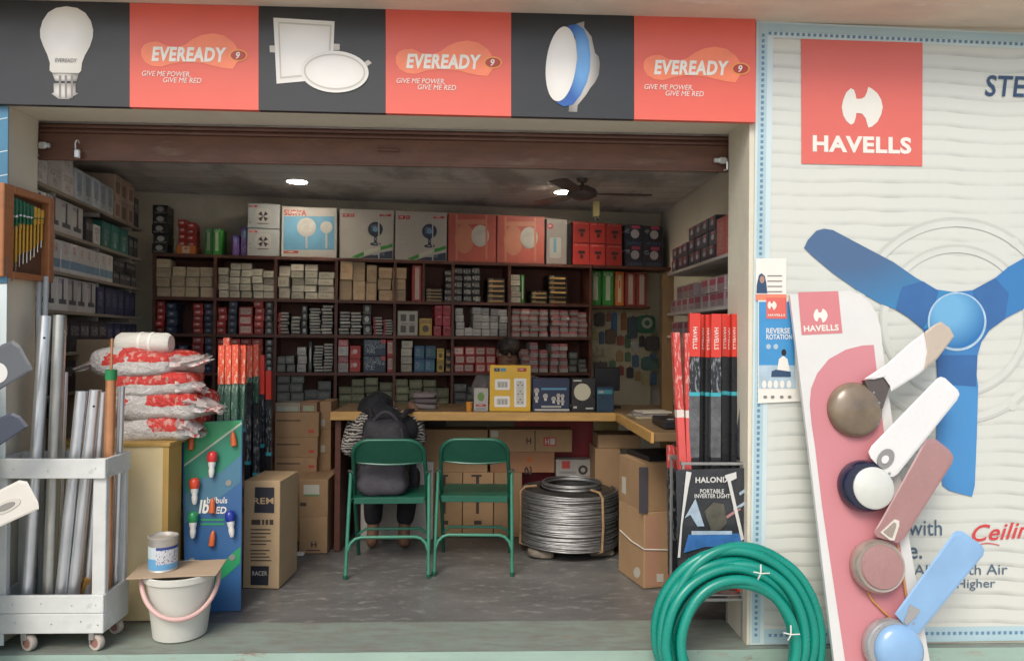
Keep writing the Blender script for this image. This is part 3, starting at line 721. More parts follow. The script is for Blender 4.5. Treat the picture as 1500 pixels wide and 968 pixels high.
def stack(row, x0, x1, ytop, nc, nr, key, dep=.19, jit=.035, lift=0.0):
    """boxes stacked nr high in nc columns on a shelf row of the back unit"""
    kind, words, mm = style(key)
    z0 = RZ[row] + .0005 + lift
    bay = max(i for i in range(7) if DIV[i] <= max(225, (x0 + x1) / 2))
    for c in range(nc):
        xa = x0 + (x1 - x0) * c / nc; xb = x0 + (x1 - x0) * (c + 1) / nc
        ua, ub = bku(xa), bku(xb)
        yt = ytop[c] if isinstance(ytop, (list, tuple)) else ytop
        zt = BK.hit((xa + xb) / 2, yt, -.02).z
        n = nr[c] if isinstance(nr, (list, tuple)) else nr
        h = (zt - z0) / n
        sk = stackno[(row, bay)] = stackno.get((row, bay), 0) + 1
        if n > 2 and random.random() < .05: n -= 1
        for r in range(n):
            w = ub - ua - .004 - random.uniform(0, .004)
            off = random.uniform(0, jit) + .012
            c0 = MBK @ Vector(((ua + ub) / 2 + random.uniform(-.001, .001), off + dep / 2, z0 + r * h))
            o = box_at(kind, c0, w, dep, h - .0012, RA + random.uniform(-.06, .06) * (1 if w < .12 else .2), mm)
            up = '' if n == 1 else (', top of' if r == n - 1 else ', bottom of' if r == 0 else ', %s up in' % ORD[r])
            tag(o, '%s%s %s stack, %s, back %s' % (words, up or ',', ORD[sk - 1], BAYN[bay], ROWN[row]) if n > 1 else '%s standing %s in the %s, back %s' % (words, ORD[sk - 1], BAYN[bay], ROWN[row]), 'box', '%s on the back %s' % (words, ROWN[row]))
# row A: top shelf
stack(1, 226, 248, 379, 1, 4, 'cream'); stack(1, 249, 311, [390, 391, 391], 3, 3, 'cream')
stack(1, 317, 333, 381, 1, 5, 'white'); stack(1, 334, 367, 385, 2, 5, 'white'); stack(1, 368, 401, [394, 397], 2, 4, 'white')
stack(1, 406, 424, 389, 1, 3, 'white'); stack(1, 425, 464, [387, 387], 2, 5, 'white'); stack(1, 465, 489, 398, 1, 4, 'white')
stack(1, 496, 535, [381, 383], 2, 2, 'tan'); stack(1, 536, 552, 388, 1, 2, 'tan'); stack(1, 553, 595, [392, 392], 2, 3, 'tan')
stack(1, 602, 617, 388, 1, 1, 'redtube'); stack(1, 623, 649, 422, 1, 4, 'gold'); stack(1, 651, 704, [395, 392, 393, 392], 4, 5, 'blackw'); stack(1, 714, 741, 407, 1, 5, 'gold')
stack(1, 748, 763, 402, 1, 5, 'white'); stack(1, 764, 770, 402, 1, 1, 'green'); stack(1, 778, 803, 420, 1, 4, 'gold'); stack(1, 804, 832, 403, 1, 6, 'gold')
# row B
stack(2, 227, 240, 441, 1, 5, 'red'); stack(2, 241, 258, 443, 1, 4, 'navy'); stack(2, 281, 296, 444, 1, 5, 'red'); stack(2, 297, 311, 444, 1, 5, 'navy')
stack(2, 317, 331, 440, 1, 5, 'red'); stack(2, 332, 346, 441, 1, 5, 'navy'); stack(2, 348, 369, 449, 1, 3, 'redw'); stack(2, 371, 386, 441, 1, 5, 'red'); stack(2, 387, 400, 442, 1, 5, 'black')
stack(2, 406, 423, 457, 1, 7, 'thinr'); stack(2, 425, 440, 458, 1, 6, 'thin'); stack(2, 441, 451, 447, 1, 4, 'black'); stack(2, 452, 488, [451, 447], 2, 9, 'thin')
stack(2, 496, 530, [456, 457], 2, 7, 'thin'); stack(2, 531, 545, 446, 1, 3, 'black'); stack(2, 546, 576, [464, 468], 2, 6, 'thinr')
stack(2, 582, 613, 455, 1, 1, 'quad'); stack(2, 614, 634, 466, 1, 1, 'yellow'); stack(2, 636, 661, 447, 2, 3, 'pinkred')
stack(2, 667, 744, [451, 480, 450, 451, 452, 453], 6, [4, 1, 4, 4, 4, 4], 'grey')
stack(2, 750, 804, [452, 452, 453, 453], 4, 5, 'pinkw'); stack(2, 808, 862, [453, 454, 454, 457], 4, 5, 'pinkw')
# row C
stack(3, 227, 275, 505, 3, 4, 'navy'); stack(3, 279, 297, 493, 1, 5, 'red'); stack(3, 298, 312, 494, 1, 5, 'navy'); stack(3, 317, 385, 496, 4, 5, 'red'); stack(3, 387, 400, 497, 1, 5, 'black')
stack(3, 405, 432, [522, 521], 2, 2, 'slate'); stack(3, 435, 449, 496, 1, 4, 'grey'); stack(3, 451, 457, 500, 1, 1, 'black'); stack(3, 459, 489, [506, 503], 2, 9, 'thin')
stack(3, 495, 511, 497, 1, 2, 'pinkw'); stack(3, 512, 529, 506, 1, 2, 'red'); stack(3, 532, 566, 497, 1, 2, 'pic'); stack(3, 567, 577, 498, 1, 2, 'redw')
stack(3, 588, 605, 499, 1, 4, 'white'); stack(3, 607, 639, 506, 2, 2, 'blue'); stack(3, 640, 652, 510, 1, 2, 'yellow'); stack(3, 653, 661, 512, 1, 3, 'gold')
stack(3, 666, 728, 508, 4, 3, 'redw'); stack(3, 730, 744, 512, 1, 3, 'redw'); stack(3, 764, 804, [511, 501, 502], 3, 4, 'pinkw'); stack(3, 808, 833, [503, 503], 2, 4, 'pinkw'); stack(3, 835, 861, [516, 526], 2, 3, 'slate')
# row D
stack(4, 405, 486, [549, 549, 556, 558], 4, [4, 4, 3, 3], 'slate'); stack(4, 496, 576, [555, 555, 553, 560], 4, [4, 4, 4, 3], 'olive'); stack(4, 580, 660, [555, 556, 556, 553], 4, [4, 3, 4, 3], 'olive')
stack(4, 666, 744, [562, 566, 556, 560], 4, 3, 'slate'); stack(4, 750, 862, 556, 6, 3, 'slate')
# on top of the unit
stack(0, 219, 242, 300, 1, 5, 'black', .2); stack(0, 255, 284, 359, 1, 1, 'orange', .2)
stack(0, 256, 284, [321, 326], 2, 4, 'red', .16, lift=.052); stack(0, 297, 322, 334, 2, 1, 'green'); stack(0, 336, 348, 344, 1, 1, 'purple'); stack(0, 349, 361, 333, 1, 1, 'purple')

# big appliance boxes on top, with their printed fronts as parts
TPL = PL(BK.o, BK.n)
PALEB = mat('carton_white', L(.38, .36, .32), .6, var=.06, rnd=.05); GREYB = mat('carton_grey', L(.33, .35, .34), .6, var=.06)
PSKY = mat('print_sky', L(.10, .27, .40), .5, var=.15, scale=8); PRED = mat('print_red', L(.55, .06, .04), .5); PGRN = mat('print_green', L(.02, .21, .15), .5); PNAV = mat('print_navy', L(.03, .05, .13), .5, var=.2); PORG = mat('print_orange_red', L(.38, .085, .06), .5, var=.15, scale=4); PORG2 = mat('print_orange_glow', L(.44, .17, .10), .5, var=.15, scale=6); PGRY = mat('print_grey', L(.17, .16, .15), .5); PSIL = mat('print_silver', L(.40, .38, .34), .5, var=.2, scale=12)
def big(x0, y0, x1, m, label, name='fan_box', dep=.28, cat='box', group=None, z0=None, y1=None):
    o = pbox(name, x0, y0, x1, y1 or 380, TPL, dep, m, z0=RZ[0] + .0005 if z0 is None else z0)
    return tag(o, label, cat, group)
def on(o, pts, mm, name, off=.0015): 
    f = MB().flat(pts, TPL, off).build(name, mm)
    w = WORLDLOC[f.name]; f.parent = o; f.matrix_parent_inverse = (Matrix.Translation(WORLDLOC[o.name]) @ Matrix.Rotation(o.rotation_euler.z, 4, 'Z')).inverted()
    f.location = w; return f
def on_text(o, s, bl, r, u, mm, off=.002, bold=.01, shear=0, pl=None):
    f = text(s, bl, r, u, pl or TPL, off, mm, None, bold, shear)
    w = WORLDLOC[f.name]; f.parent = o; f.matrix_parent_inverse = (Matrix.Translation(WORLDLOC[o.name]) @ Matrix.Rotation(o.rotation_euler.z, 4, 'Z')).inverted()
    f.location = w; return f
zb = RZ[0]; zt = TPL.hit(386, 335).z
for y0, z0, y1, lab in ((335.5, None, None, 'grey wall fan box, lower of two stacked on the shelf unit'), (298.5, zt + .001, 334, 'grey wall fan box, upper of two stacked on the shelf unit')):
    o = big(362, y0, 409, GREYB, lab, z0=z0, group='grey wall fan boxes')
    cy = y0 + 18; on(o, rrect(374, cy - 11, 397, cy + 12, 6), PGRY, 'fan_print'); on(o, rrect(377, cy - 8, 394, cy + 9, 5), PSIL, 'fan_print', .002)
    for k in range(4):
        a = k * 1.57 + .4; on(o, [(385.5, cy + .5), (385.5 + 8 * math.cos(a), cy + .5 + 8 * math.sin(a)), (385.5 + 8 * math.cos(a + .8), cy + .5 + 8 * math.sin(a + .8))], DARKPRINT, 'blade_print', .0025)
    for dy in (3, 9): on(o, ell(366.5, cy + dy, 2.2, 2.2, 10), PGRY, 'dial_print')
    on(o, rect(365, y0 + 2.5, 377, y0 + 5), PRED, 'text_line')
o = big(412, 303.5, 493, PALEB, 'large box with sky-blue picture of two fans and red lettering on shelf unit')
on(o, rect(415.5, 317, 490, 366), PSKY, 'picture')
on_text(o, 'SURYA', (416, 315.5), (33, 1), (0, -8.5), PRED, .005, .02)
for cx, cy, r in ((449, 333, 14), (478, 333, 9)):
    on(o, ell(cx, cy, r, r, 20), PSIL, 'fan_print', .002); on(o, ell(cx, cy, r * .3, r * .3, 10), PALEB, 'fan_print', .0025); on(o, rect(cx - 1.6, cy + r, cx + 1.6, 364), PSIL, 'fan_print', .0025)
on(o, rect(415.5, 367.5, 437, 371), PRED, 'text_line')
for x0, x1, y0, dd in ((497, 576, 307, 0), (578.5, 654, 310, 82)):
    o = big(x0, y0, x1, PALEB, 'white pedestal fan box with green swoosh, %s of two on shelf unit' % ('left' if dd == 0 else 'right'), group='white pedestal fan boxes')
    yy = y0 + 3; w = x1 - x0
    on(o, rect(x0 + 5, yy + 3, x0 + 15, yy + 8), PRED, 'text_line'); on(o, rect(x0 + 16, yy + 3, x0 + 22, yy + 8), PRED, 'text_line'); on(o, rect(x1 - 20, yy + 4, x1 - 3, yy + 7), PRED, 'text_line')
    for k in range(6): on(o, rect(x0 + 6, yy + 16 + k * 7, x0 + (14 if k % 2 else 34), yy + 18 + k * 7), PSIL, 'text_line')
    cx = x0 + w * .67; on(o, ell(cx, yy + 26, 11, 11, 18), PNAV, 'fan_print', .002)
    on(o, ell(cx, yy + 26, 4, 4, 10), PSKY, 'fan_print', .0026); on(o, rect(cx - 2, yy + 36, cx + 2, yy + 46), PNAV, 'fan_print', .002); on(o, ell(cx, yy + 47.5, 8, 2.6, 14), PNAV, 'fan_print', .0024)
    on(o, [(x0 + 18, yy + 66), (x0 + 45, yy + 55), (x1 - 1, yy + 47), (x1 - 1, yy + 52), (x0 + 48, yy + 60), (x0 + 26, yy + 68)], PGRN, 'swoosh_print'); on(o, [(x0 + 30, yy + 68), (x0 + 50, yy + 62), (x1 - 1, yy + 57), (x1 - 1, yy + 69)], PNAV, 'swoosh_print', .0013)
    on(o, rect(x0 + w * .72, y0 + 2, x0 + w * .745, yy + 69), PSIL, 'strapping_band', .003)
for x0, x1, y0, wd in ((656.5, 726, 313.5, 'left'), (728, 797.5, 316.5, 'right')):
    o = big(x0, y0, x1, PORG, 'large red fan box with silver fan picture, %s of two on shelf unit' % wd, group='large red fan boxes')
    on(o, ell(x0 + 24, y0 + 36, 14, 22, 20), PORG2, 'glow_print'); on(o, ell(x0 + 47, y0 + 32, 13, 16, 20), PSIL, 'fan_print', .002); on(o, rect(x0 + 12, y0 + 8, x1 - 14, y0 + 15), PORG2, 'text_line', .002)
    on(o, rect(x0 + 11, y0 + 1, x0 + 14, y0 + 67), PORG2, 'strapping_band', .003); on(o, rect(x1 - 15, y0 + 1, x1 - 12, y0 + 67), PORG2, 'strapping_band', .003)
o = big(800, 321, 830, mat('lantern_carton', L(.24, .22, .20), .5, var=.15), 'grey lantern box with a white lamp picture on the shelf unit', 'lantern_box', .2)
on(o, rrect(805, 348, 822, 378, 3), PALEB, 'lamp_print'); on(o, rect(811, 349, 815, 370), PSKY, 'lamp_print', .002); on(o, ell(806, 331.5, 4.5, 4.5, 12), PRED, 'logo_print')
o = big(830.5, 328, 837, mat('black_carton', L(.015, .015, .017), .5), 'slim black box between the lantern box and red lamp boxes', 'lantern_box', .2)
DIV2 = DIV
def top_stack(x0, x1, ytop, nc, nr, key, words, dep=.2, grp=None):
    kind, _, mm = style(key); z0 = RZ[0] + .0005
    for c in range(nc):
        xa = x0 + (x1 - x0) * c / nc; xb = x0 + (x1 - x0) * (c + 1) / nc; ua, ub = bku(xa), bku(xb)
        zt = BK.hit((xa + xb) / 2, ytop + (xa - x0) * .06, -.02).z; h = (zt - z0) / nr
        for r in range(nr):
            o = box_at(kind, MBK @ Vector(((ua + ub) / 2, .015 + dep / 2 + random.uniform(0, .01), z0 + r * h)), ub - ua - .004, dep, h - .0012, RA, mm)
            tag(o, '%s, %s row, %s from left, top right of shelf unit' % (words, 'upper' if r == nr - 1 else 'lower' if r == 0 else 'middle', ORD[c]), 'box', grp or words)
top_stack(838.5, 912, 324.5, 3, 2, 'redlamp', 'red lamp box')
top_stack(916, 972, 329, 2, 2, 'navyred', 'navy bulb box')
# ledge carrying the top row to the corner
cl = thing('corner_ledge', 'board ledge continuing the shelf top to the right corner', 'shelf', MBK @ Vector((bku(915), .15, RZ[0] - .03)))
m = MB(MBK); m.box(U1 + .012, bku(985), .0, .3, RZ[0] - .024, RZ[0]); m.build('board', WOOD, cl)
m = MB(MBK); m.box(U1 + .012, bku(955), .04, .26, RZ[1] - .03, RZ[1] - .006); m.build('lower_board', WOOD, cl)
zL = RZ[1] - .006
def ledge_box(x0, x1, yt, key, words):
    kind, _, mm = style(key); ua, ub = bku(x0), bku(x1); zt = BK.hit((x0 + x1) / 2, yt).z
    tag(box_at(kind, MBK @ Vector(((ua + ub) / 2, .05 + .06, zL + .0005)), ub - ua - .003, .1, zt - zL, RA, mm), words, 'box')
ledge_box(866, 884, 396, 'green', 'green tube-light box, left of two on the corner ledge'); ledge_box(885, 902, 396, 'green', 'green tube-light box, right of two on the corner ledge')
ledge_box(904, 917, 397, 'orange', 'orange box between green and red tube-light boxes'); ledge_box(919, 934, 398, 'redtube', 'red tube-light box beside the orange box'); ledge_box(935, 951, 399, 'redtube', 'red tube-light box at the right end of the corner ledge')

# pegboard below the ledge with hanging goods
pg = thing('pegboard', 'cream pegboard with hanging tools beside the right end of back shelves', 'board', MBK @ Vector((bku(915), .2, .9)))
m = MB(MBK); m.box(U1 + .014, bku(966), .20, .215, .85, RZ[1] - .031); m.build('board', mat('pegboard_cream', L(.36, .32, .22), .7, var=.1), pg)
PBP = PL(BK.o - BK.n * .20, BK.n)
def hang(x0, y0, x1, y1, col, nm, lab, cat, th=.03, shape=None):
    m = MB(); m.prism(shape or rrect(x0, y0, x1, y1, min(x1 - x0, y1 - y0) * .25, 3), PBP, .002, th)
    m.tube([PBP.hit((x0 + x1) / 2, y0 + 2, .001), PBP.hit((x0 + x1) / 2, y0 - 2, .02)], .004, 5)
    tag(m.build(nm, mat('hang_' + nm + str(int(x0)), col, .45, var=.2, scale=25), None), lab, cat, 'goods hanging on the pegboard')
hang(872, 458, 886, 478, L(.05, .045, .035), 'hanging_fitting', 'dark metal fitting hanging at the left of the pegboard', 'fitting')
hang(896, 458, 904, 494, L(.03, .10, .20), 'hanging_blister', 'long blue blister pack on the pegboard', 'pack', .012)
hang(888, 482, 902, 504, L(.09, .06, .04), 'hanging_pouch', 'small brown pouch under the blue blister pack', 'pouch')
hang(910, 458, 918, 484, L(.20, .08, .03), 'hanging_knife', 'orange-handled cutter on the pegboard', 'cutter', .012)
hang(920, 464, 934, 496, L(.04, .06, .08), 'hanging_plier', 'dark pliers pack on the pegboard', 'pliers', .02)
hang(934, 462, 960, 488, L(.025, .11, .06), 'hanging_tape', 'green blister pack with round tape on the pegboard', 'pack', .02)
m = MB(); m.add([PBP.hit(x, y, .022) for x, y in ell(948, 473, 8, 8, 18) + ell(948, 473, 4, 4, 18)], [(i, (i + 1) % 18, 18 + (i + 1) % 18, 18 + i) for i in range(18)]); tp = m.build('tape_ring', PALEB, None); tag(tp, 'white tape ring on the green blister pack', 'tape')
hang(946, 492, 966, 514, L(.045, .04, .045), 'hanging_grip', 'dark gridded grip pack at the pegboard edge', 'pack', .03)
hang(868, 510, 882, 522, L(.30, .27, .18), 'socket_plate', 'cream socket plate, left of two on the pegboard', 'socket', .03); hang(884, 510, 898, 522, L(.30, .27, .18), 'socket_plate', 'cream socket plate, right of two on the pegboard', 'socket', .03)
PKC = [L(.30, .26, .12), L(.05, .09, .16), L(.20, .05, .04), L(.06, .12, .07), L(.30, .30, .28), L(.03, .03, .035), L(.24, .15, .06)]
k = 0
for x0, y0, w, h in ((868, 484, 8, 14), (878, 486, 7, 18), (905, 492, 9, 14), (916, 490, 8, 20), (926, 500, 10, 15), (937, 492, 7, 16), (903, 514, 10, 16), (916, 516, 8, 14), (927, 520, 9, 18), (880, 545, 9, 12), (893, 528, 9, 16), (905, 536, 9, 14), (918, 538, 10, 16), (931, 544, 8, 14), (942, 548, 9, 16), (953, 546, 9, 18), (889, 459, 6, 12), (953, 518, 8, 12)):
    hang(x0, y0, x0 + w, y0 + h, PKC[k % 7], 'hanging_packet', '%s packet hanging on the pegboard, %s counted from the top left' % (('yellow', 'blue', 'red', 'green', 'pale grey', 'black', 'tan')[k % 7], ORD[k // 7]), 'packet', .012 + .004 * (k % 3)); k += 1
hang(940, 522, 964, 542, L(.05, .10, .09), 'hanging_switch', 'grey-green switch pack low on the pegboard', 'pack', .02)
hang(870, 530, 890, 540, L(.10, .09, .08), 'hanging_clip', 'small dark clip strip above the counter monitor', 'clip', .02)

# security camera under the ceiling
a = BK.hit(873, 318, .05)
sc = thing('security_camera', 'small cream security camera under the ceiling above red lamp boxes', 'camera', a)
m = MB(); m.cbox(a.x - .028, a.x + .028, a.y - .03, a.y + .03, a.z + .0, CZ, .005); m.build('mount_box', mat('camera_cream', L(.50, .46, .22), .5), sc)
m = MB(); m.tube([a + Vector((0, .02, -.012)), a + Vector((0, -.06, -.028))], .016, 12); m.build('body', mat('camera_white', L(.6, .6, .55), .4), sc, True)
m = MB(); m.tube([a + Vector((0, -.0605, -.0285)), a + Vector((0, -.067, -.03))], .012, 12); m.build('lens', DARKPRINT, sc, True)
m = MB(); m.tube([a + Vector((.02, .02, -.005)), a + Vector((.2, .1, -.035)), a + Vector((.45, .2, -.07))], .004, 6); m.build('cable', PALEB, sc, True)

# ---------------------------------------------------------------- left wall shelves
LDIR = Vector((-.1478, .989, 0)); LN = Vector((.989, .1478, 0))
L0 = Vector((-2.295, 3.86, 0))
LA = math.atan2(LDIR.y, LDIR.x) - math.pi / 2
ML = Matrix.Translation(L0) @ Matrix.Rotation(LA, 4, 'Z')             # y along the wall towards the back, x out into the room
LZ = [2.245, 2.02, 1.80, 1.585, 1.35, 1.12]
LSH = mat('left_shelf_board', L(.28, .24, .18), .6, var=.15, scale=4)
ls = thing('wall_shelf', 'long board shelves on brackets along the left wall', 'shelf', L0 + Vector((0, 1, 1.5)))
for z in LZ:
    m = MB(ML); m.box(-.30, 0, .0, 1.82, z - .018, z); m.build('shelf_board', LSH, ls)
    for y in (.28, .95, 1.6):
        m = MB(ML); m.box(-.28, -.01, y, y + .02, z - .045, z - .019); m.box(-.30, -.27, y, y + .02, z - .19, z - .04); m.build('bracket', mat('bracket_grey', L(.36, .34, .30), .5), ls)
def lbox(name, y, w, h, z, mm, label, dep=.22, back=0.0, group=None, inset=.015):
    c = ML @ Vector((-inset - back - dep / 2, y + w / 2, z))
    o = box_at(name, c, dep, w - .003, h, LA, mm)
    return tag(o, label, 'box', group)
def pm(k, base, pts): return print_mat('side_' + k, base, pts, axis=1)
S_W = pm('white', L(.60, .58, .56), [(.1, .9, .55, .85, L(.24, .22, .24), 't'), (.3, .7, .2, .5, L(.26, .24, .24), 't')])
S_F = pm('fanpic', L(.62, .61, .58), [(.42, .58, .45, .95, L(.07, .07, .08)), (.15, .5, .2, .34, L(.08, .08, .09)), (.5, .85, .2, .34, L(.08, .08, .09)), (.4, .6, .28, .48, L(.06, .06, .07), 'o'), (.05, .4, .8, .95, L(.20, .12, .28), 't')])
S_B = pm('paleblue', L(.54, .60, .64), [(.2, .8, .3, .9, L(.30, .36, .44)), (.3, .7, .15, .6, L(.18, .2, .22), 't')])
S_C = pm('wb', L(.62, .60, .57), [(.0, 1, .15, .42, L(.17, .28, .38)), (.3, .7, .6, .9, L(.42, .2, .16), 't')])
S_G = pm('teal', L(.02, .16, .13), [(.25, .75, .3, .7, L(.3, .36, .33), 't'), (.3, .6, .1, .3, L(.35, .38, .35), 'o')])
S_N = pm('navy', L(.02, .03, .08), [(.2, .8, .3, .8, L(.18, .18, .26), 't')])
S_K = pm('carton', L(.36, .27, .21), [(.2, .8, .15, .7, L(.16, .09, .07)), (.1, .9, .78, .92, L(.2, .12, .09), 't')])
S_D = pm('dark', L(.03, .03, .035), [(.1, .9, .5, .8, L(.3, .3, .3), 't')])
LW = ['top', 'second', 'third', 'fourth', 'fifth', 'lowest']
def lrow(row, y, n, w, h, mm, words, name, rows=1, dep=.22, jit=.01):
    for i in range(n):
        for r in range(rows):
            pos = '' if rows == 1 else (', upper' if r else ', lower')
            lbox(name, y + i * w, w, h, LZ[row] + .0005 + r * (h + .001), mm, '%s%s, %s from the front, %s shelf of left wall' % (words, pos, ORD[i], LW[row]), dep, random.uniform(0, jit), '%s on the left wall' % words)
lrow(0, .02, 1, .20, .135, S_W, 'wide grey-white carton', 'carton', 2); lrow(0, .225, 1, .17, .135, S_W, 'plain white carton', 'carton', 2); lrow(0, .40, 1, .17, .135, S_W, 'creased white carton', 'carton', 2)
lrow(0, .60, 5, .13, .19, S_B, 'pale blue and white box', 'appliance_box'); lrow(0, 1.27, 3, .14, .15, S_K, 'brown window box', 'carton', 2); lrow(0, 1.70, 1, .11, .22, S_D, 'black lettered box', 'carton')
lrow(1, .05, 4, .17, .19, S_F, 'white ceiling fan box', 'fan_carton'); lrow(1, .76, 2, .06, .15, S_D, 'slim dark box', 'carton'); lrow(1, .92, 1, .11, .13, S_W, 'small white carton', 'carton'); lrow(1, 1.05, 3, .17, .175, S_G, 'teal green appliance box', 'appliance_box'); lrow(1, 1.60, 2, .1, .15, S_D, 'dark lettered box', 'carton')
lrow(2, .05, 10, .12, .18, S_C, 'white box with blue band', 'appliance_box'); lrow(2, 1.27, 4, .125, .085, S_D, 'dark flat box', 'carton', 2)
lrow(3, .05, 6, .15, .19, S_F, 'white fan box with dark blades', 'fan_carton'); lrow(3, .98, 6, .13, .18, S_N, 'navy box', 'bulb_box')
lrow(4, .25, 6, .15, .19, S_D, 'black lettered carton', 'carton'); lrow(4, 1.17, 5, .125, .18, S_N, 'dark navy box', 'bulb_box'); lrow(5, .30, 9, .16, .18, S_D, 'black shop carton', 'carton')

# ---------------------------------------------------------------- right wall shelves and the corner post
RX = 1.31
rsx = thing('side_shelf', 'grey board shelves along the right wall behind the jamb', 'shelf', (RX + .16, 4.4, 1.5))
RZ2 = [1.454 + 131 * 3.85 / F, 1.454 + 52 * 3.85 / F, 1.454 + 8 * 3.85 / F]
for z in RZ2:
    m = MB(); m.box(RX, 1.64, 3.83, 5.2, z - .018, z); m.build('shelf_board', mat('right_shelf_board', L(.40, .38, .34), .6, var=.1), rsx)
m = MB(); m.box(RX - .03, RX + .05, 5.21, 5.26, 0, RZ2[0] - .0); m.build('corner_post', mat('post_brown', L(.24, .14, .055), .55, var=.2, scale=4, stretch=(4, 4, .6)), rsx)
def rbox(name, y, w, h, z, mm, label, dep=.2, group=None):
    return tag(box_at(name, Vector((RX + .012 + dep / 2 + random.uniform(0, .01), y + w / 2, z + .0006)), dep, w - .003, h, 0, mm), label, 'box', group)
S_R = pm('redstripe', L(.36, .07, .06), [(.1, .9, .1, .9, L(.42, .16, .13), 't')])
S_NR = pm('navyred', L(.022, .024, .04), [(.3, .7, .35, .75, L(.34, .30, .33), 'o'), (.3, .7, .78, .95, L(.36, .05, .08))])
S_PW = pm('rose', L(.34, .28, .28), [(.1, .9, .5, .9, L(.30, .06, .09)), (.2, .8, .1, .4, L(.16, .10, .11), 't')])
for i in range(2): rbox('bulb_box', 3.85 + i * .15, .147, .215, RZ2[0], S_R, 'red striped box on the right wall top shelf, %s' % ('nearest the jamb' if i == 0 else 'next to the navy boxes'))
for i in range(7):
    for r in range(3 if i < 4 else 2): rbox('bulb_box', 4.17 + i * .14, .137, .082, RZ2[0] + r * .084, S_NR, 'navy and pink bulb box, %s from jamb, %s up, right wall top shelf' % (ORD[i], ORD[r]), group='navy bulb boxes on the right wall')
for i in range(9):
    for r in range(2 if i % 4 else 1): rbox('bulb_box', 3.86 + i * .145, .142, .085, RZ2[1] + r * .087, S_PW, 'rose and white box, %s from jamb, %s up, right wall middle shelf' % (ORD[i], ORD[r]), group='rose boxes on the right wall middle shelf')
for i in range(8): rbox('bulb_box', 3.90 + i * .155, .15, .09, RZ2[2], S_PW, 'rose and white box, %s from jamb, right wall low shelf' % ORD[i], group='rose boxes on the right wall low shelf')

# ---------------------------------------------------------------- ceiling lights and fan
LED = mat('led_diffuser', L(1, .97, .92), .5, var=0, emit=15)
def ceil_hit(px, py):
    d = ray(px, py); return EYE + d * ((CZ - EYE.z) / d.z)
for i, (px, py) in enumerate(((435, 264), (826, 279.5))):
    a = ceil_hit(px, py)
    t = thing('ceiling_downlight', 'lit round ceiling downlight %s' % ('above the sky-blue fan box' if i == 0 else 'beside the ceiling fan'), 'light', a, 'ceiling downlights')
    A = Matrix.Translation(a)
    m = MB(); m.lathe([(.085, .0), (.085, -.012), (.074, -.014)], 28, A); m.build('rim', PAPERWHITE, t, True)
    m = MB(); m.lathe([(.0, -.0145), (.073, -.0145)], 28, A); m.build('diffuser', LED, t)
a = ceil_hit(853, 262); a.z = CZ
cf = thing('ceiling_fan', 'dark brown ceiling fan hanging near the right downlight', 'fan', a)
FANB = mat('fan_brown', L(.12, .095, .085), .4, var=.2)
hz = CZ - .11
A = Matrix.Translation(Vector((a.x, a.y, hz)))
m = MB(); m.tube([a, Vector((a.x, a.y, hz + .05))], .012, 8); m.lathe([(.0, .125), (.05, .125), (.035, .085), (.013, .08)], 16, A); m.build('down_rod', FANB, cf, True)
m = MB(); m.lathe([(.0, -.045), (.06, -.04), (.10, -.02), (.115, .0), (.10, .03), (.05, .055), (.02, .06)], 28, A); m.build('motor', FANB, cf, True)
for k in range(3):
    an = R(4 + 120 * k); M = A @ Matrix.Rotation(an, 4, 'Z') @ Matrix.Rotation(R(5), 4, 'X')
    m = MB(M); m.add([(.09, -.02, .0), (.2, -.06, .0), (.50, -.072, 0), (.52, .0, 0), (.50, .06, 0), (.2, .05, 0), (.09, .02, 0)] + [(.09, -.02, .006), (.2, -.06, .006), (.50, -.072, .006), (.52, .0, .006), (.50, .06, .006), (.2, .05, .006), (.09, .02, .006)], [tuple(range(6, -1, -1)), tuple(range(7, 14))] + [(i, (i + 1) % 7, 7 + (i + 1) % 7, 7 + i) for i in range(7)]); m.build('blade', FANB, cf)
# ---------------------------------------------------------------- counter
CTZ = P(690, 604, 5.0).z
ct = thing('shop_counter', 'L-shaped wooden counter with yellow edge in front of the back shelves', 'counter', (-.1, 5.3, 0))
CTOP = mat('counter_top', L(.20, .13, .065), .4, var=.2, scale=3)
xa, xb = P(484, 604, 5.0).x, P(902, 606, 5.0).x
m = MB(); m.cbox(xa, xb, 5.02, 5.66, CTZ - .05, CTZ, .003); m.build('top', CTOP, ct)
m = MB(); m.cbox(xa - .002, xb + .002, 5.0, 5.019, CTZ - .056, CTZ + .002, .003); m.build('edge_strip', YWOOD, ct)
m = MB(); m.cbox(xb + .022, 1.60, 3.98, 5.66, CTZ - .05, CTZ - .001, .003); m.build('return_top', CTOP, ct)
m = MB(); m.cbox(xb + .003, xb + .021, 3.96, 5.0, CTZ - .058, CTZ + .002, .003); m.build('edge_strip', YWOOD, ct)
m = MB(); m.cbox(xa + .02, xa + .06, 5.06, 5.6, 0, CTZ - .051, .003); m.build('leg_panel', WOOD, ct)
fp = FY(5.64)
for x0, x1, col, nm in ((490, 606, L(.10, .06, .04), 'dark'), (607, 652, L(.035, .035, .036), 'black'), (653, 753, L(.20, .19, .14), 'olive'), (754, 868, L(.30, .02, .03), 'crimson'), (869, 905, L(.40, .33, .15), 'cream')):
    a, b = fp.hit(x0, 700), fp.hit(x1, 700)
    m = MB(); m.box(a.x, b.x - .002, 5.62, 5.635, .0, CTZ - .052); m.build('front_panel', mat('counter_' + nm, col, .5, var=.15), ct)
m = MB(); m.box(1.56, 1.60, 4.0, 5.6, 0, CTZ - .051); m.build('side_panel', mat('counter_olive', col), ct)
# pale sheet standing under the counter behind the sitter
o = pbox('pale_panel', 528, 676, 634, 780, FY(5.36), .03, mat('pale_sheet', L(.52, .50, .45), .6, var=.1), z0=0); tag(o, 'pale grey sheet standing under the counter behind the seated person', 'panel')

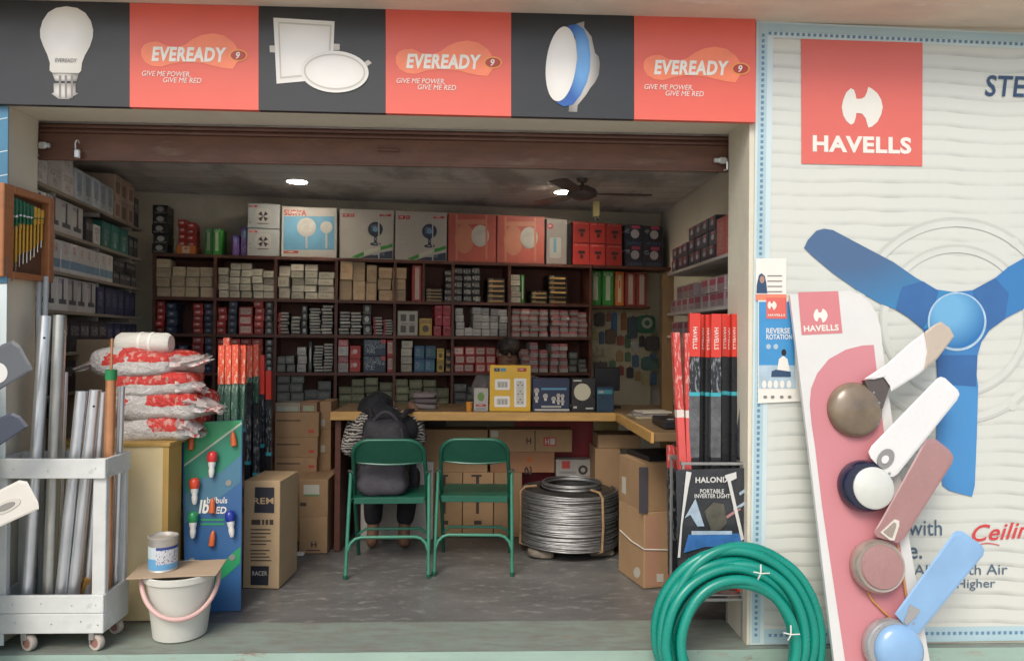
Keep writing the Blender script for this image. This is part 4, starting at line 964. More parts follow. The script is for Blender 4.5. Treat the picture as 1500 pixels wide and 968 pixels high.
# goods on the counter
CP = FY(5.08)
def cbx(x0, y0, x1, dep, m, name, label, pl=CP, cat='box'):
    return tag(pbox(name, x0, y0, x1, 604, pl, dep, m, z0=CTZ + .0005), label, cat)
yb = cbx(717, 535, 777, .10, mat('yellow_carton', L(.72, .43, .035), .4, var=.06), 'socket_box', 'tall yellow socket box with white plates printed on it, on the counter')
def pr(o, pts, mm, name, off=.0015, pl=CP):
    f = MB().flat(pts, pl, off).build(name, mm); w = WORLDLOC[f.name]; f.parent = o
    f.matrix_parent_inverse = (Matrix.Translation(WORLDLOC[o.name]) @ Matrix.Rotation(o.rotation_euler.z, 4, 'Z')).inverted(); f.location = w; return f
for x0, y0, x1, y1 in ((725, 555, 747, 571), (724, 580, 747, 596), (753, 554, 771, 596)):
    pr(yb, rrect(x0, y0, x1, y1, 2), PAPERWHITE, 'plate_print'); pr(yb, rrect(x0 + 3.5, y0 + 3.5, x1 - 3.5, y1 - 3.5, 1), SGREY, 'plate_print', .0022)
for cy in (563, 576, 588):
    for dx, dy in ((-3, 1), (3, 1), (0, -3)): pr(yb, ell(762 + dx, cy + dy, 1, 1, 8), DARKPRINT, 'socket_hole_print', .003)
for x in (730, 735, 740): pr(yb, rect(x, 560, x + 3, 567), PALEB, 'switch_print', .003); pr(yb, rect(x, 585, x + 3, 592), PALEB, 'switch_print', .003)
pr(yb, rect(724, 539, 732, 544), PNAV, 'logo_print'); pr(yb, rect(733, 539, 741, 544), PSKY, 'logo_print'); pr(yb, rect(758, 539, 771, 544), PRED, 'logo_print')
wb = cbx(694, 569, 715, .08, PALEB, 'small_box', 'small white box with green picture beside the yellow box'); pr(wb, ell(704.5, 581, 5, 6.5, 14), mat('leaf_print', L(.13, .24, .05), .5), 'picture'); pr(wb, rect(697, 592, 712, 595), PRED, 'text_line'); pr(wb, rect(697, 597, 712, 600), PGRY, 'text_line')
cu = thing('paper_cup', 'small orange cup standing on the counter', 'cup', P(687, 603, 5.1)); A = Matrix.Translation(P(687, 604, 5.1)); A[2][3] = CTZ
m = MB(); m.lathe([(.0, 0), (.019, 0), (.024, .062), (.022, .062), (.018, .006), (0, .006)], 18, A); m.build('cup_body', mat('cup_orange', L(.62, .25, .03), .4), cu, True)
NVB = mat('navy_carton', L(.014, .024, .065), .35, var=.15)
nb = cbx(780, 554, 834, .10, NVB, 'bulb_set_box', 'navy box printed with several white bulbs on the counter')
for x, y, r in ((786, 572, 4), (786, 583, 3.6), (799, 580, 3.8), (811, 584, 3.6), (818, 579, 3), (824, 580, 3), (818, 587, 3), (824, 588, 3)):
    pr(nb, ell(x, y, r, r, 12), PALEB, 'bulb_print'); pr(nb, rect(x - r * .5, y + r * .8, x + r * .5, y + r * 1.8), SGREY, 'bulb_print', .002)
pr(nb, rect(783, 599, 834, 601.5), SGREY, 'text_line'); pr(nb, rect(793, 568, 830, 571), PSKY, 'text_line'); pr(nb, rect(793, 594, 822, 597), PSIL, 'text_line')
rb = cbx(837, 554, 872, .12, mat('panel_light_carton', L(.018, .017, .018), .3, var=.1), 'panel_light_box', 'black box printed with one round cream panel light on the counter')
pr(rb, ell(853, 574, 12.3, 12.6, 28), mat('cream_disc', L(.56, .53, .38), .5), 'light_print'); pr(rb, rect(840, 556.5, 852, 558.5), SGREY, 'text_line'); pr(rb, rect(840, 595, 845, 598), SGREY, 'text_line'); pr(rb, rect(858, 597, 869, 599), SGREY, 'text_line')
tb = cbx(874, 567, 899, .10, mat('teal_carton', L(.02, .05, .085), .3, var=.15), 'small_box', 'small dark blue box with a teal band on the counter corner'); pr(tb, rect(875, 571, 897, 577), mat('teal_print', L(.05, .22, .25), .4), 'band_print'); pr(tb, rect(877, 572.5, 884, 575.5), PALEB, 'text_line', .002)
mo = thing('monitor', 'dark monitor standing behind the boxes at the counter corner', 'monitor', P(900, 604, 5.4)); BLKP = mat('black_plastic', L(.012, .012, .014), .4, var=.1)
a, b = P(870, 566, 5.4), P(908, 538, 5.4)
m = MB(); m.cbox(a.x, b.x, 5.39, 5.43, a.z - .03, b.z, .006); m.build('screen', BLKP, mo)
m = MB(); m.cbox((a.x + b.x) / 2 - .03, (a.x + b.x) / 2 + .03, 5.41, 5.44, CTZ + .012, a.z, .004); m.cbox((a.x + b.x) / 2 - .1, (a.x + b.x) / 2 + .1, 5.36, 5.5, CTZ, CTZ + .012, .004); m.build('stand', BLKP, mo)
# folded cloth pile, papers and ledgers
for i, (x0, x1, y1, y0, c) in enumerate(((603, 640, 603, 595, L(.20, .17, .16)), (605, 642, 594, 586, L(.11, .09, .09)), (602, 638, 585, 577, L(.18, .15, .145)))):
    a, b = P(x0, y1, 5.2), P(x1, y0, 5.2)
    m = MB(Matrix.Translation(Vector(((a.x + b.x) / 2, 5.3, CTZ + .019 + i * .038))) @ Matrix.Rotation(R(4 - 3 * i), 4, 'Y')); m.sup((0, 0, 0), ((b.x - a.x) / 2, .1, .019), (.4, .4), 20, 10, None, .04, 8, i)
    tag(m.build('paper_bundle', mat('bundle%d' % i, c, .8, var=.25, scale=14, stretch=(1, 1, 12)), None, True), 'grey paper bundle, %s of the pile on the counter near the sitter' % ('bottom', 'middle', 'top')[i], 'bundle', 'paper bundles on the counter')
for i, (px, w, d, h, rz, c) in enumerate(((928, .26, .2, .016, 5, L(.33, .28, .18)), (925, .22, .17, .014, -8, L(.20, .18, .17)), (930, .2, .15, .012, 12, L(.45, .41, .33)))):
    p = P(px, 604, 4.75); tag(box_at('ledger', Vector((p.x + .11, 4.72, CTZ + .0005 + .0165 * i)), w, d, h, R(rz), mat('ledger%d' % i, c, .7, var=.15, scale=12)), '%s ledger in the small pile on the right counter' % ('bottom tan', 'middle grey', 'top cream')[i], 'book', 'ledgers on the right counter')
bx = thing('billing_machine', 'black desk machine on the right counter behind the red tubes', 'machine', (1.12, 4.2, CTZ))
m = MB(); m.cbox(1.02, 1.3, 4.1, 4.4, CTZ, CTZ + .05, .008); m.build('body', BLKP, bx)
for i in range(5):
    m = MB(); m.cbox(1.05 + i * .045, 1.085 + i * .045, 4.13, 4.16, CTZ + .0505, CTZ + .055, .002); m.build('key', PGRY, bx)

# ---------------------------------------------------------------- cartons below the counter
def carton(x0, y0, x1, y1, pl, dep, label, z0=None, z1=None, m=CARD, name='carton'):
    return tag(pbox(name, x0, y0, x1, y1, pl, dep, m, z0=z0, z1=z1), label, 'carton')
C5 = FY(5.42)
INK = mat('carton_ink', L(.055, .04, .03), .7, var=.1); INKR = mat('carton_red_ink', L(.50, .07, .05), .6); LABW = mat('paper_label', L(.50, .48, .40), .6, var=.08)
zA = C5.hit(680, 692).z
for i, (x0, x1) in enumerate(((604, 636.5), (637.5, 676.5), (677.5, 722), (723, 764))):
    o = carton(x0, 692, x1, 790, C5, .19, 'tall brown carton under the counter, %s from left' % ORD[i], 0.0, zA)
    if i in (1, 2):
        cx = x0 + 13 + 9 * (i == 2); pr(o, rect(cx - 2.2, 697, cx + 2.2, 752), INK, 'slot_print', .0015, C5); pr(o, rect(cx - 9, 695, cx + 6, 698), INK, 'text_line', .002, C5); pr(o, rect(cx - 5, 762, cx + 6, 768), INK, 'text_line', .0015, C5)
o = carton(602, 629, 714, 691, C5, .2, 'long brown carton lying on the tall cartons behind the chairs', zA + .001); pr(o, rect(609, 637, 625, 645), INK, 'text_line', .0015, C5)
o = carton(718, 662, 812, 712, C5, .2, 'reddish carton marked with an S under the counter', zA + .001, m=mat('red_carton', L(.34, .17, .085), .8, var=.1))
on_text(o, 'S', (779, 683), (0, 12), (-11, 0), INK, .0015, .03, 0, C5); pr(o, ell(775, 673, 4, 4, 14), mat('orange_ink', L(.45, .12, .02), .6), 'seal_print', .0015, C5)
zB = C5.hit(770, 662).z
o = carton(717, 629, 838, 661, C5, .2, 'long carton with a red label square on the upper pile under the counter', zB + .001)
sq_ = pr(o, rect(796, 640, 815, 653), INKR, 'label_print', .0015, C5); on_text(o, 'H', (798.5, 650.5), (6, 0), (0, -8), LABW, .0025, .03, 0, C5); on_text(o, 'H', (771, 650), (7, 0), (0, -9), INK, .0015, .03, 0, C5); pr(o, rect(719, 631, 730, 640), LABW, 'label_print', .0015, C5); pr(o, rect(783, 630, 784.5, 660), INK, 'seam', .0012, C5); pr(o, rect(806, 642, 813, 651), LABW, 'text_line', .0025, C5)
zC = FY(5.43).hit(840, 698).z
carton(826, 698, 905, 785, FY(5.44), .17, 'plain carton behind the wire coil', 0.0, zC)
o = carton(814, 673, 869, 698, FY(5.44), .12, 'white box with red and dark print above the wire coil', zC + .001, m=PALEB, name='appliance_box')
Q5 = FY(5.44); pr(o, rect(823, 675, 835, 686), INKR, 'logo_print', .0015, Q5); pr(o, ell(854, 688, 7, 7, 16), INK, 'wheel_print', .0015, Q5); pr(o, ell(854, 688, 3.5, 3.5, 12), PALEB, 'wheel_print', .0022, Q5); pr(o, rect(819, 690, 844, 693), PGRY, 'text_line', .0015, Q5)
carton(871, 657, 908, 785, FY(5.2), .3, 'tall carton under the corner of the counter', 0.0)
o = carton(876, 637, 938, 656, FY(5.2), .26, 'flat brown carton lying on the corner carton under the counter', P(890, 657, 5.2).z + .002)

# right-hand stack of two cartons with a black tray
def frame_box(A, B, w, h, z0, name, m, parent=None, grow=0.0):
    """box whose left side runs from floor point A (near) to B (far) and whose width w goes to the right"""
    d = (B - A); d.z = 0; ln = d.length; d.normalize(); r = Vector((d.y, -d.x, 0))
    c = A + d * ln / 2 + r * w / 2
    return box_at(name, Vector((c.x, c.y, z0)), w, ln, h, math.atan2(r.y, r.x), m, parent), r, d
A_, B_ = floor_hit(943, 862), floor_hit(906, 835)
zt = EYE.z - (681 - 498) * A_.y / F; zm = EYE.z - (753 - 498) * A_.y / F
o, r_, d_ = frame_box(A_, B_, .34, zm - .001, 0.0, 'carton', CARD); tag(o, 'large brown carton at the bottom of the stack by the rack', 'carton')
fpl = PL(A_, -d_); lpl = PL(A_, -r_)
pr(o, rect(946, 755, 966, 858), mat('tape_pink', L(.40, .22, .14), .4, var=.1), 'tape_strip', .0015, fpl); pr(o, rect(962, 840, 972, 852), LABW, 'label_print', .002, fpl)
pr(o, ell(933, 838, 5, 8, 14), LABW, 'label_print', .0015, lpl)
ropes = MB(); ropes.tube([lpl.hit(908, 776, .004), lpl.hit(925, 792, .004), lpl.hit(942, 803, .005), fpl.hit(944, 804.5, .004), fpl.hit(985, 805, .004)], .004, 6); tag(ropes.build('binding_cord', mat('white_cord', L(.6, .58, .52), .8), None, True), 'white binding cord round the carton stack by the rack', 'cord')
o, _, _ = frame_box(A_ + d_ * .004, B_, .34, zt - zm, zm, 'carton', CARD); tag(o, 'upper brown carton of the stack by the rack, under a black tray', 'carton')
pr(o, rect(936, 684, 949, 752), mat('grey_patch', L(.07, .065, .075), .6, var=.2), 'tape_strip', .0062, fpl)
pr(o, [(911, 697), (917, 699), (917, 724), (911, 721)], LABW, 'label_print', .0015, lpl)
c_ = A_ + d_ * .2 + r_ * .2; tag(box_at('tray', Vector((c_.x, c_.y, zt + .0005)), .3, .3, .03, math.atan2(r_.y, r_.x), BLKP), 'black flat tray on top of the carton stack by the rack', 'tray')

# galvanised wire coil on stones
cc = P(833, 800, 5.10); cc.z = .055; RC = .335
wc = thing('wire_coil', 'big coil of galvanised wire standing on stones under the counter', 'wire coil', cc)
WIRE = mat('galvanised_wire', L(.30, .30, .295), .5, .8, var=.4, scale=16, stretch=(1, 1, 8))
m = MB()
nz = 46; pts = []; rad = []
for i in range(nz * 40):
    t = i / 40; a = 2 * math.pi * t; k = math.sin(math.pi * min(1, t / nz)) ** .25
    rr = RC - .014 + .012 * k + .011 * noise.noise(Vector((t * .9, 3.1, math.cos(a) * .7))) + .004 * noise.noise(Vector((t * 7, 1, math.sin(a))))
    pts.append((cc.x + rr * math.cos(a), cc.y + rr * math.sin(a), cc.z + .008 + t / nz * .36 + .008 * noise.noise(Vector((t * 1.3, math.cos(a), math.sin(a))))))
m.tube(pts, .0052, 6); m.build('outer_winding', WIRE, wc, True)
m = MB(); m.lathe([(RC - .03, .0), (RC - .012, .02), (RC - .012, .35), (RC - .06, .372), (RC - .13, .372), (RC - .13, .0)], 48, Matrix.Translation(cc)); m.build('inner_winding', mat('wire_core', L(.12, .12, .115), .5, .8, var=.4, scale=14, stretch=(1, 1, 14)), wc, True)
m = MB(); pts = []
for i in range(5 * 36):
    t = i / 36; a = 2 * math.pi * t; rr = .20 + .012 * noise.noise(Vector((t, 0, 0)))
    pts.append((cc.x + .02 + rr * math.cos(a), cc.y + rr * math.sin(a), cc.z + .38 + .007 * t))
m.tube(pts, .0065, 6); m.build('top_winding', WIRE, wc, True)
for an in (-168, -58):
    a = R(an); d = Vector((math.cos(a), math.sin(a), 0))
    m = MB(); m.tube([cc + d * (RC - .1) + Vector((0, 0, .392)), cc + d * (RC - .02) + Vector((0, 0, .39)), cc + d * (RC + .012) + Vector((0, 0, .36)), cc + d * (RC + .016) + Vector((.004, 0, .18)), cc + d * (RC + .012) + Vector((0, 0, .01)), cc + d * (RC - .03) + Vector((0, 0, -.006))], .009, 8); m.build('strap', mat('jute_strap', L(.34, .22, .11), .8, var=.2, scale=40), wc, True)
for i, (dx, dy) in enumerate(((-.2, -.17), (.2, -.12), (0, .2))):
    m = MB(); m.sup((cc.x + dx, cc.y + dy, .027), (.09, .06, .0285), (.5, .5), 16, 8, None, .25, 14, i); tag(m.build('stone', mat('support_stone', L(.20, .17, .13), .9, var=.25, scale=20), None, True), 'rough stone under the wire coil, %s' % ('front left', 'front right', 'rear')[i], 'stone', 'stones under the wire coil')

# ---------------------------------------------------------------- folding chairs
CG_SHADE = mat('green_paint_shaded', L(.011, .100, .062), .32, var=.15, scale=7, dirt=L(.035, .11, .075), dirt_lo=.62, dirt_hi=.85)  # chair green with the shade on frame, back and seat put into the colour
CG_LIT = mat('green_paint_lit', L(.04, .205, .13), .35, var=.18, scale=9, dirt=L(.12, .15, .10), dirt_lo=.66, dirt_hi=.8)  # same green, lighter: daylight on the lower tubes put into the colour
def chair_parts(root):
    w = .235
    fr = lambda z: -.02 + .52 * (.83 - z) / .83           # main frame leans forward going down
    pts = []
    for x, z in ((-w + .0, .0), (-w + .005, .30), (-w + .012, .60), (-w + .018, .70)): pts.append((x, fr(z), z))
    n = 7
    for k in range(n + 1):
        t = R(180 - 90 * k / n); pts.append((-.115 + .102 * math.cos(t), fr(.73 + .1 * math.sin(t)), .73 + .1 * math.sin(t)))
    pts = pts + [(-x, y, z) for x, y, z in reversed(pts)]
    P_ = []
    def part(name, mb, mm, sm=True, par=None):
        o = mb.build(name, mm, None, sm); o.parent = par or root
        if par: o.location = WORLDLOC[o.name] - WORLDLOC[par.name]
        return o
    m = MB(); m.tube(pts, .0125, 10); part('main_frame', m, CG_SHADE)
    for s in (-1, 1):
        m = MB(); m.tube([(s * (w + .014), .0, 0), (s * (w + .010), .06, .30), (s * (w + .006), .135, .62)], .0115, 10); part('rear_leg', m, CG_LIT)
        m = MB(); m.tube([(s * (w + .014), 0, .0), (s * (w + .014), -.001, .02)], .0145, 10); part('foot_cap', m, CG_SHADE)
        m = MB(); m.tube([(s * (w - .012), .10, .62), (s * (w + .02), .14, .62)], .008, 8); part('pivot', m, STEEL)
        m = MB(); m.cbox(s * w - .006, s * w + .006, .13, .46, .425, .445, .003); part('seat_rail', m, CG_SHADE)
    # lower cross tube of the rear legs, bent up at its ends
    b = [(-w - .011, .03, .15), (-w + .006, .042, .195), (-w + .035, .048, .222), (-w + .07, .05, .232)]
    m = MB(); m.tube(b + [(-x, y, z) for x, y, z in reversed(b)], .0105, 10); part('rear_brace', m, CG_LIT)
    f_ = [(-w + .004, fr(.16) - .004, .16), (-w + .06, fr(.2), .2)]
    m = MB(); m.tube(f_ + [(-x, y, z) for x, y, z in reversed(f_)], .0095, 10); part('front_brace', m, CG_LIT)
    # backrest: curved sheet filling the rounded top of the frame
    m = MB(); nx, nz_ = 18, 6; vs = []
    for lay in (0, 1):
        for j in range(nz_ + 1):
            for i in range(nx + 1):
                u = -1 + 2 * i / nx; x = u * .212
                zt_ = .828 if abs(x) <= .115 else .73 + math.sqrt(max(0, .098 ** 2 - (abs(x) - .115) ** 2))
                z = .685 - .012 * (1 - u * u) + (zt_ - .685 + .012 * (1 - u * u)) * j / nz_
                vs.append((x, fr(z) + .028 * (1 - u * u) * -1 + .004 + (.004 if lay else 0), z))
    K = (nx + 1) * (nz_ + 1); fs = []
    for j in range(nz_):
        for i in range(nx):
            a = j * (nx + 1) + i; fs += [(a, a + 1, a + nx + 2, a + nx + 1), (K + a + nx + 1, K + a + nx + 2, K + a + 1, K + a)]
    m.add(vs, fs); part('backrest', m, CG_SHADE)
    m = MB(); m.tube([(-.212 + .424 * i / 18, fr(.68) - .028 * (1 - (-1 + i / 9) ** 2) + .006, .685 - .012 * (1 - (-1 + i / 9) ** 2)) for i in range(19)], .006, 6); part('backrest_rim', m, CG_SHADE)
    m = MB(); m.cbox(-w + .012, w - .012, .10, .50, .445, .462, .006); part('seat', m, CG_SHADE, False)
    m = MB(); m.cbox(-w + .02, w - .02, .093, .1005, .425, .46, .002); part('seat_lip', m, CG_SHADE, False)
fa = floor_hit(567, 846); fb = floor_hit(693, 842)
ch = thing('folding_chair', 'green steel folding chair with a person and backpack on it', 'chair', (0, 0, 0), 'green folding chairs')
chair_parts(ch)
for c in list(ch.children):
    c.parent = ch
ch2 = ch.copy(); COL.objects.link(ch2); ch2['label'] = 'empty green steel folding chair beside the occupied one'
for c in list(ch.children):
    k = c.copy(); COL.objects.link(k); k.parent = ch2
ch.location = (fa.x, fa.y + .0, 0); ch.scale = (1, 1, 1); ch2.location = (fb.x, fb.y, 0); ch2.rotation_euler = (0, 0, R(-2)); ch2.scale = (.96, 1, 1)
ch.rotation_euler = (0, 0, R(2))
CX, CYY = fa.x, fa.y

# ---------------------------------------------------------------- seated person seen from behind
SKIN = mat('brown_skin', L(.20, .105, .065), .5, var=.1, scale=20)
BLKC = mat('black_cloth', L(.010, .011, .014), .85, var=.3, scale=14, bump=.3, bscale=30)
TROU = mat('black_trousers', L(.012, .012, .016), .85, var=.3, scale=12, bump=.2, bscale=25)
def zebra():
    m, nt, bs = nodes_of('zebra_cloth')
    tc = N(nt, 'ShaderNodeTexCoord').outputs['Object']
    w_ = N(nt, 'ShaderNodeTexWave'); w_.inputs['Scale'].default_value = 16; w_.inputs['Distortion'].default_value = 7; w_.inputs['Detail'].default_value = 2; w_.inputs['Detail Scale'].default_value = 1.4; w_.bands_direction = 'Z'
    nt.links.new(tc, w_.inputs[0])
    c = mix_n(nt, ramp_n(nt, w_.outputs['Fac'], .46, .54), L(.018, .018, .02), L(.44, .41, .36))
    nt.links.new(c, bs.inputs['Base Color']); bs.inputs['Roughness'].default_value = .85; return m
ZEB = zebra()
px_, py_ = CX - .055, CYY
pe = thing('person', 'person in black headscarf and zebra-print top bent over the counter, seen from behind', 'person', (px_, py_ + .45, 0))
V = lambda x, y, z: (px_ + x, py_ + y, z)
vb = [V(0, .44, .53), V(0, .49, .70), V(-.01, .56, .87), V(-.04, .63, .93), V(-.09, .68, .965), V(-.105, .69, 1.005),          # 0-5 pelvis .. head
      V(-.17, .56, .89), V(-.27, .48, .66), V(-.22, .70, .93), V(-.16, .78, .975),                                        # 6-9 left arm
      V(.15, .56, .87), V(.19, .56, .72), V(.15, .70, .95), V(.10, .78, .975),                                          # 10-13 right arm
      V(-.09, .50, .51), V(-.13, .74, .50), V(-.12, .62, .12), V(-.13, .60, .045), V(-.135, .70, .03),                    # 14-18 left leg
      V(.09, .50, .51), V(.12, .74, .50), V(.09, .62, .12), V(.09, .60, .045), V(.10, .70, .03)]                        # 19-23 right leg
eb = [(0, 1), (1, 2), (2, 3), (3, 4), (4, 5), (2, 6), (6, 7), (7, 8), (8, 9), (2, 10), (10, 11), (11, 12), (12, 13), (0, 14), (14, 15), (15, 16), (16, 17), (17, 18), (0, 19), (19, 20), (20, 21), (21, 22), (22, 23)]
rb_ = [.15, .14, .14, .055, .085, .08, .065, .05, .04, .035, .065, .05, .04, .035, .09, .065, .045, .042, .034, .09, .065, .045, .042, .034]
skin('body', vb, eb, rb_, SKIN, pe)
# toes
for s in (-1, 1):
    fx = -.135 if s < 0 else .10
    for k in range(5):
        m = MB(); m.sup(V(fx + s * (-.028 + .014 * k), .735 - .006 * k, .016), (.009 - .0008 * k, .022 - .002 * k, .010), (.9, .9), 10, 6); m.build('toe', SKIN, pe, True)
skin('zebra_top', [V(0, .42, .47), V(0, .46, .60), V(0, .50, .74), V(-.01, .56, .885), V(-.18, .55, .90), V(-.28, .46, .665), V(-.25, .66, .92), V(.15, .55, .88), V(.19, .55, .73), V(.16, .66, .94), V(-.04, .60, .92)],
     [(0, 1), (1, 2), (2, 3), (3, 4), (4, 5), (5, 6), (3, 7), (7, 8), (8, 9), (3, 10)], [.165, .155, .15, .145, .075, .062, .05, .07, .06, .05, .07], ZEB, pe)
skin('trousers', [V(0, .46, .50), V(-.09, .50, .505), V(-.13, .73, .495), V(-.125, .64, .24), V(-.12, .62, .15), V(.09, .50, .505), V(.12, .73, .495), V(.10, .64, .24), V(.09, .62, .15)],
     [(0, 1), (1, 2), (2, 3), (3, 4), (0, 5), (5, 6), (6, 7), (7, 8)], [.15, .10, .085, .07, .062, .10, .085, .07, .062], TROU, pe)
m = MB(); m.sup(V(-.105, .60, .968), (.112, .13, .108), (.9, .9), 36, 22, Matrix.Rotation(R(-20), 4, 'Y'), .28, 8, 4); m.build('headscarf', BLKC, pe, True)
m = MB(); m.sup(V(.015, .50, .885), (.175, .13, .10), (.9, .9), 40, 22, Matrix.Rotation(R(30), 4, 'Y'), .32, 7, 8); m.build('scarf_drape', BLKC, pe, True)
# backpack on their back
BAG = mat('backpack_black', L(.016, .016, .02), .7, var=.25, scale=20, bump=.25, bscale=50); BAG2 = mat('backpack_grey', L(.036, .033, .041), .7, var=.25, scale=14, bump=.3, bscale=30)
bp = thing('backpack', 'black backpack with dark grey pocket worn by the seated person', 'backpack', (px_, py_ + .25, .46))
AB = Matrix.Rotation(R(-14), 4, 'X')
m = MB(); m.sup(V(-.005, .30, .70), (.155, .10, .245), (.6, .55), 36, 24, AB, .16, 7, 2); m.build('main_body', BAG, bp, True)
m = MB(); m.sup(V(.0, .205, .575), (.15, .07, .12), (.5, .5), 32, 18, AB, .18, 8, 5); m.build('front_pocket', BAG2, bp, True)
m = MB(); m.tube([V(-.095 + .19 * k / 14, .30 - .02 * math.sin(math.pi * k / 14), .885 + .085 * math.sin(math.pi * k / 14)) for k in range(15)], .012, 8); m.build('top_strap', BAG2, bp, True)
for s in (-1, 1):
    m = MB(); m.tube([V(s * .09, .33, .92), V(s * .12, .42, .96), V(s * .15, .53, .955), V(s * .16, .6, .9)], .018, 8); m.build('shoulder_strap', BAG, bp, True)
    m = MB(); m.tube([V(s * .11, .19, .88), V(s * .13, .165, .76), V(s * .12, .15, .66)], .006, 6); m.build('zip_line', BAG2, bp, True)

# ---------------------------------------------------------------- shopkeeper behind the yellow box
kx, ky = P(745, 520, 5.86).x, 5.86
sk = thing('person', 'shopkeeper with dark hair bent behind the yellow box at the counter', 'person', (kx, ky, 0))
K = lambda x, y, z: (kx + x, ky + y, z)
skin('body', [K(0, .02, .62), K(0, .02, .85), K(0, .0, 1.06), K(0, -.02, 1.16), K(0, -.04, 1.25), K(0, -.05, 1.34),
              K(-.18, -.02, 1.09), K(-.23, -.12, .98), K(-.16, -.30, 1.0), K(.18, -.02, 1.09), K(.24, -.10, .98), K(.12, -.3, .985),
              K(-.1, 0, .5), K(-.1, -.05, .05), K(.1, 0, .5), K(.1, -.05, .05)],
     [(0, 1), (1, 2), (2, 3), (3, 4), (4, 5), (2, 6), (6, 7), (7, 8), (2, 9), (9, 10), (10, 11), (0, 12), (12, 13), (0, 14), (14, 15)],
     [.14, .14, .15, .055, .078, .085, .07, .052, .036, .07, .052, .036, .085, .05, .085, .05], SKIN, sk)
m = MB(); m.sup(K(0, -.025, 1.385), (.092, .105, .075), (.9, .9), 24, 14, None, .08, 14, 1); m.build('hair', mat('dark_hair', L(.012, .010, .010), .6, var=.3, scale=30, bump=.4, bscale=60), sk, True)
m = MB(); m.sup(K(0, -.145, 1.318), (.014, .018, .022), (.9, .9), 12, 8); m.build('nose', SKIN, sk, True)
for s in (-1, 1):
    m = MB(); m.sup(K(s * .033, -.128, 1.338), (.013, .007, .006), (.9, .9), 10, 6); m.build('eye', DARKPRINT, sk, True)
    m = MB(); m.sup(K(s * .088, -.04, 1.325), (.012, .02, .028), (.9, .9), 10, 6); m.build('ear', SKIN, sk, True)
m = MB(); m.sup(K(0, -.130, 1.278), (.026, .008, .007), (.9, .9), 12, 6); m.build('mouth', mat('lip_tone', L(.17, .07, .055), .5), sk, True)
skin('shirt', [K(0, .02, .70), K(0, .02, .88), K(0, .0, 1.07), K(-.18, -.02, 1.09), K(-.225, -.11, .995), K(.18, -.02, 1.09), K(.235, -.09, .995)], [(0, 1), (1, 2), (2, 3), (3, 4), (2, 5), (5, 6)], [.165, .165, .165, .085, .07, .085, .07], mat('shirt_grey', L(.16, .15, .15), .85, var=.2, scale=10), sk)
# ---------------------------------------------------------------- cartons on the left, tall tubes behind the blue board
TAPE2 = TAPE
A_ = floor_hit(355.5, 861); A2 = floor_hit(408.5, 862); B2 = floor_hit(437, 817)
fw = (A2 - A_); wd = fw.length; d = (B2 - A2); ln = d.length * .55
r_ = fw.normalized(); d_ = Vector((-r_.y, r_.x, 0))
hh = EYE.z - (707 - 498) * A_.y / F
# box front runs A_ -> A2; skewed slightly so the side follows the photograph
rz = math.atan2(r_.y, r_.x)
c_ = (A_ + A2) / 2 + d_ * ln / 2
o = box_at('carton', Vector((c_.x, c_.y, 0)), wd, ln, hh, rz, CARD_L); tag(o, 'tall brown fan carton with dark printed squares in front of the stack', 'carton')
FPL = PL(A_, -d_); 
z = lambda p: ZM(250, 600, .3203, p)
BKI = mat('carton_black_print', L(.022, .024, .032), .6, var=.1); 
pr(o, z([(382, 470), (474, 472), (474, 355), (386, 353)]), BKI, 'dark_square_print', .0015, FPL)
on_text(o, 'REMI', z([(378, 430)])[0], (34, 0), (0, -9), CARD_L, .003, .02, 0, FPL)
pr(o, z([(365, 800), (446, 802), (450, 714), (366, 713)]), BKI, 'dark_square_print', .0015, FPL)
on_text(o, 'RACER', z([(373, 757)])[0], (22, 0), (0, -6.5), LABW, .003, .02, 0, FPL)
for x0, x1 in ((369, 410), (418, 428), (434, 446), (452, 470)): pr(o, z([(x0, 525), (x1, 525), (x1, 502), (x0, 502)]), INK, 'mark_print', .0015, FPL)
for yy in (545, 562, 578, 596, 612, 640, 655, 670, 686): pr(o, z([(365, yy + 5), (462 - (yy * 7 % 30), yy + 5), (462 - (yy * 7 % 30), yy), (365, yy)]), INK, 'text_line', .0015, FPL)
# second fan carton behind it
E2 = FY(5.02)
o = tag(pbox('carton', 438, 702, 479, 808, E2, .42, CARD, z0=0.0, z1=E2.hit(458, 757).z), 'lower brown fan carton beside the tall fan carton', 'carton')
zl = E2.hit(458, 757).z
on_text(o, 'H', z([(642, 628)])[0], (8, 0), (0, -8), INK, .0015, .03, 0, E2); pr(o, z([(620, 645), (685, 645), (685, 640), (620, 640)]), INK, 'text_line', .0015, E2)
o = tag(pbox('carton', 438, 702, 480, 757, E2, .42, CARD, z0=zl + .001), 'upper brown fan carton with a white label beside the tall fan carton', 'carton')
pr(o, z([(608, 392), (680, 392), (680, 343), (608, 343)]), LABW, 'label_print', .0015, E2); pr(o, z([(608, 394), (680, 394), (680, 386), (608, 386)]), mat('label_green', L(.12, .25, .10), .6), 'label_band', .0022, E2); pr(o, z([(592, 440), (620, 440), (620, 424), (592, 424)]), INK, 'text_line', .0015, E2)
tag(box_at('socket_fitting', floor_hit(440, 813) + Vector((0, 0, 0)), .05, .04, .02, 0, PAPERWHITE), 'small white plastic fitting on the floor by the cartons', 'fitting')
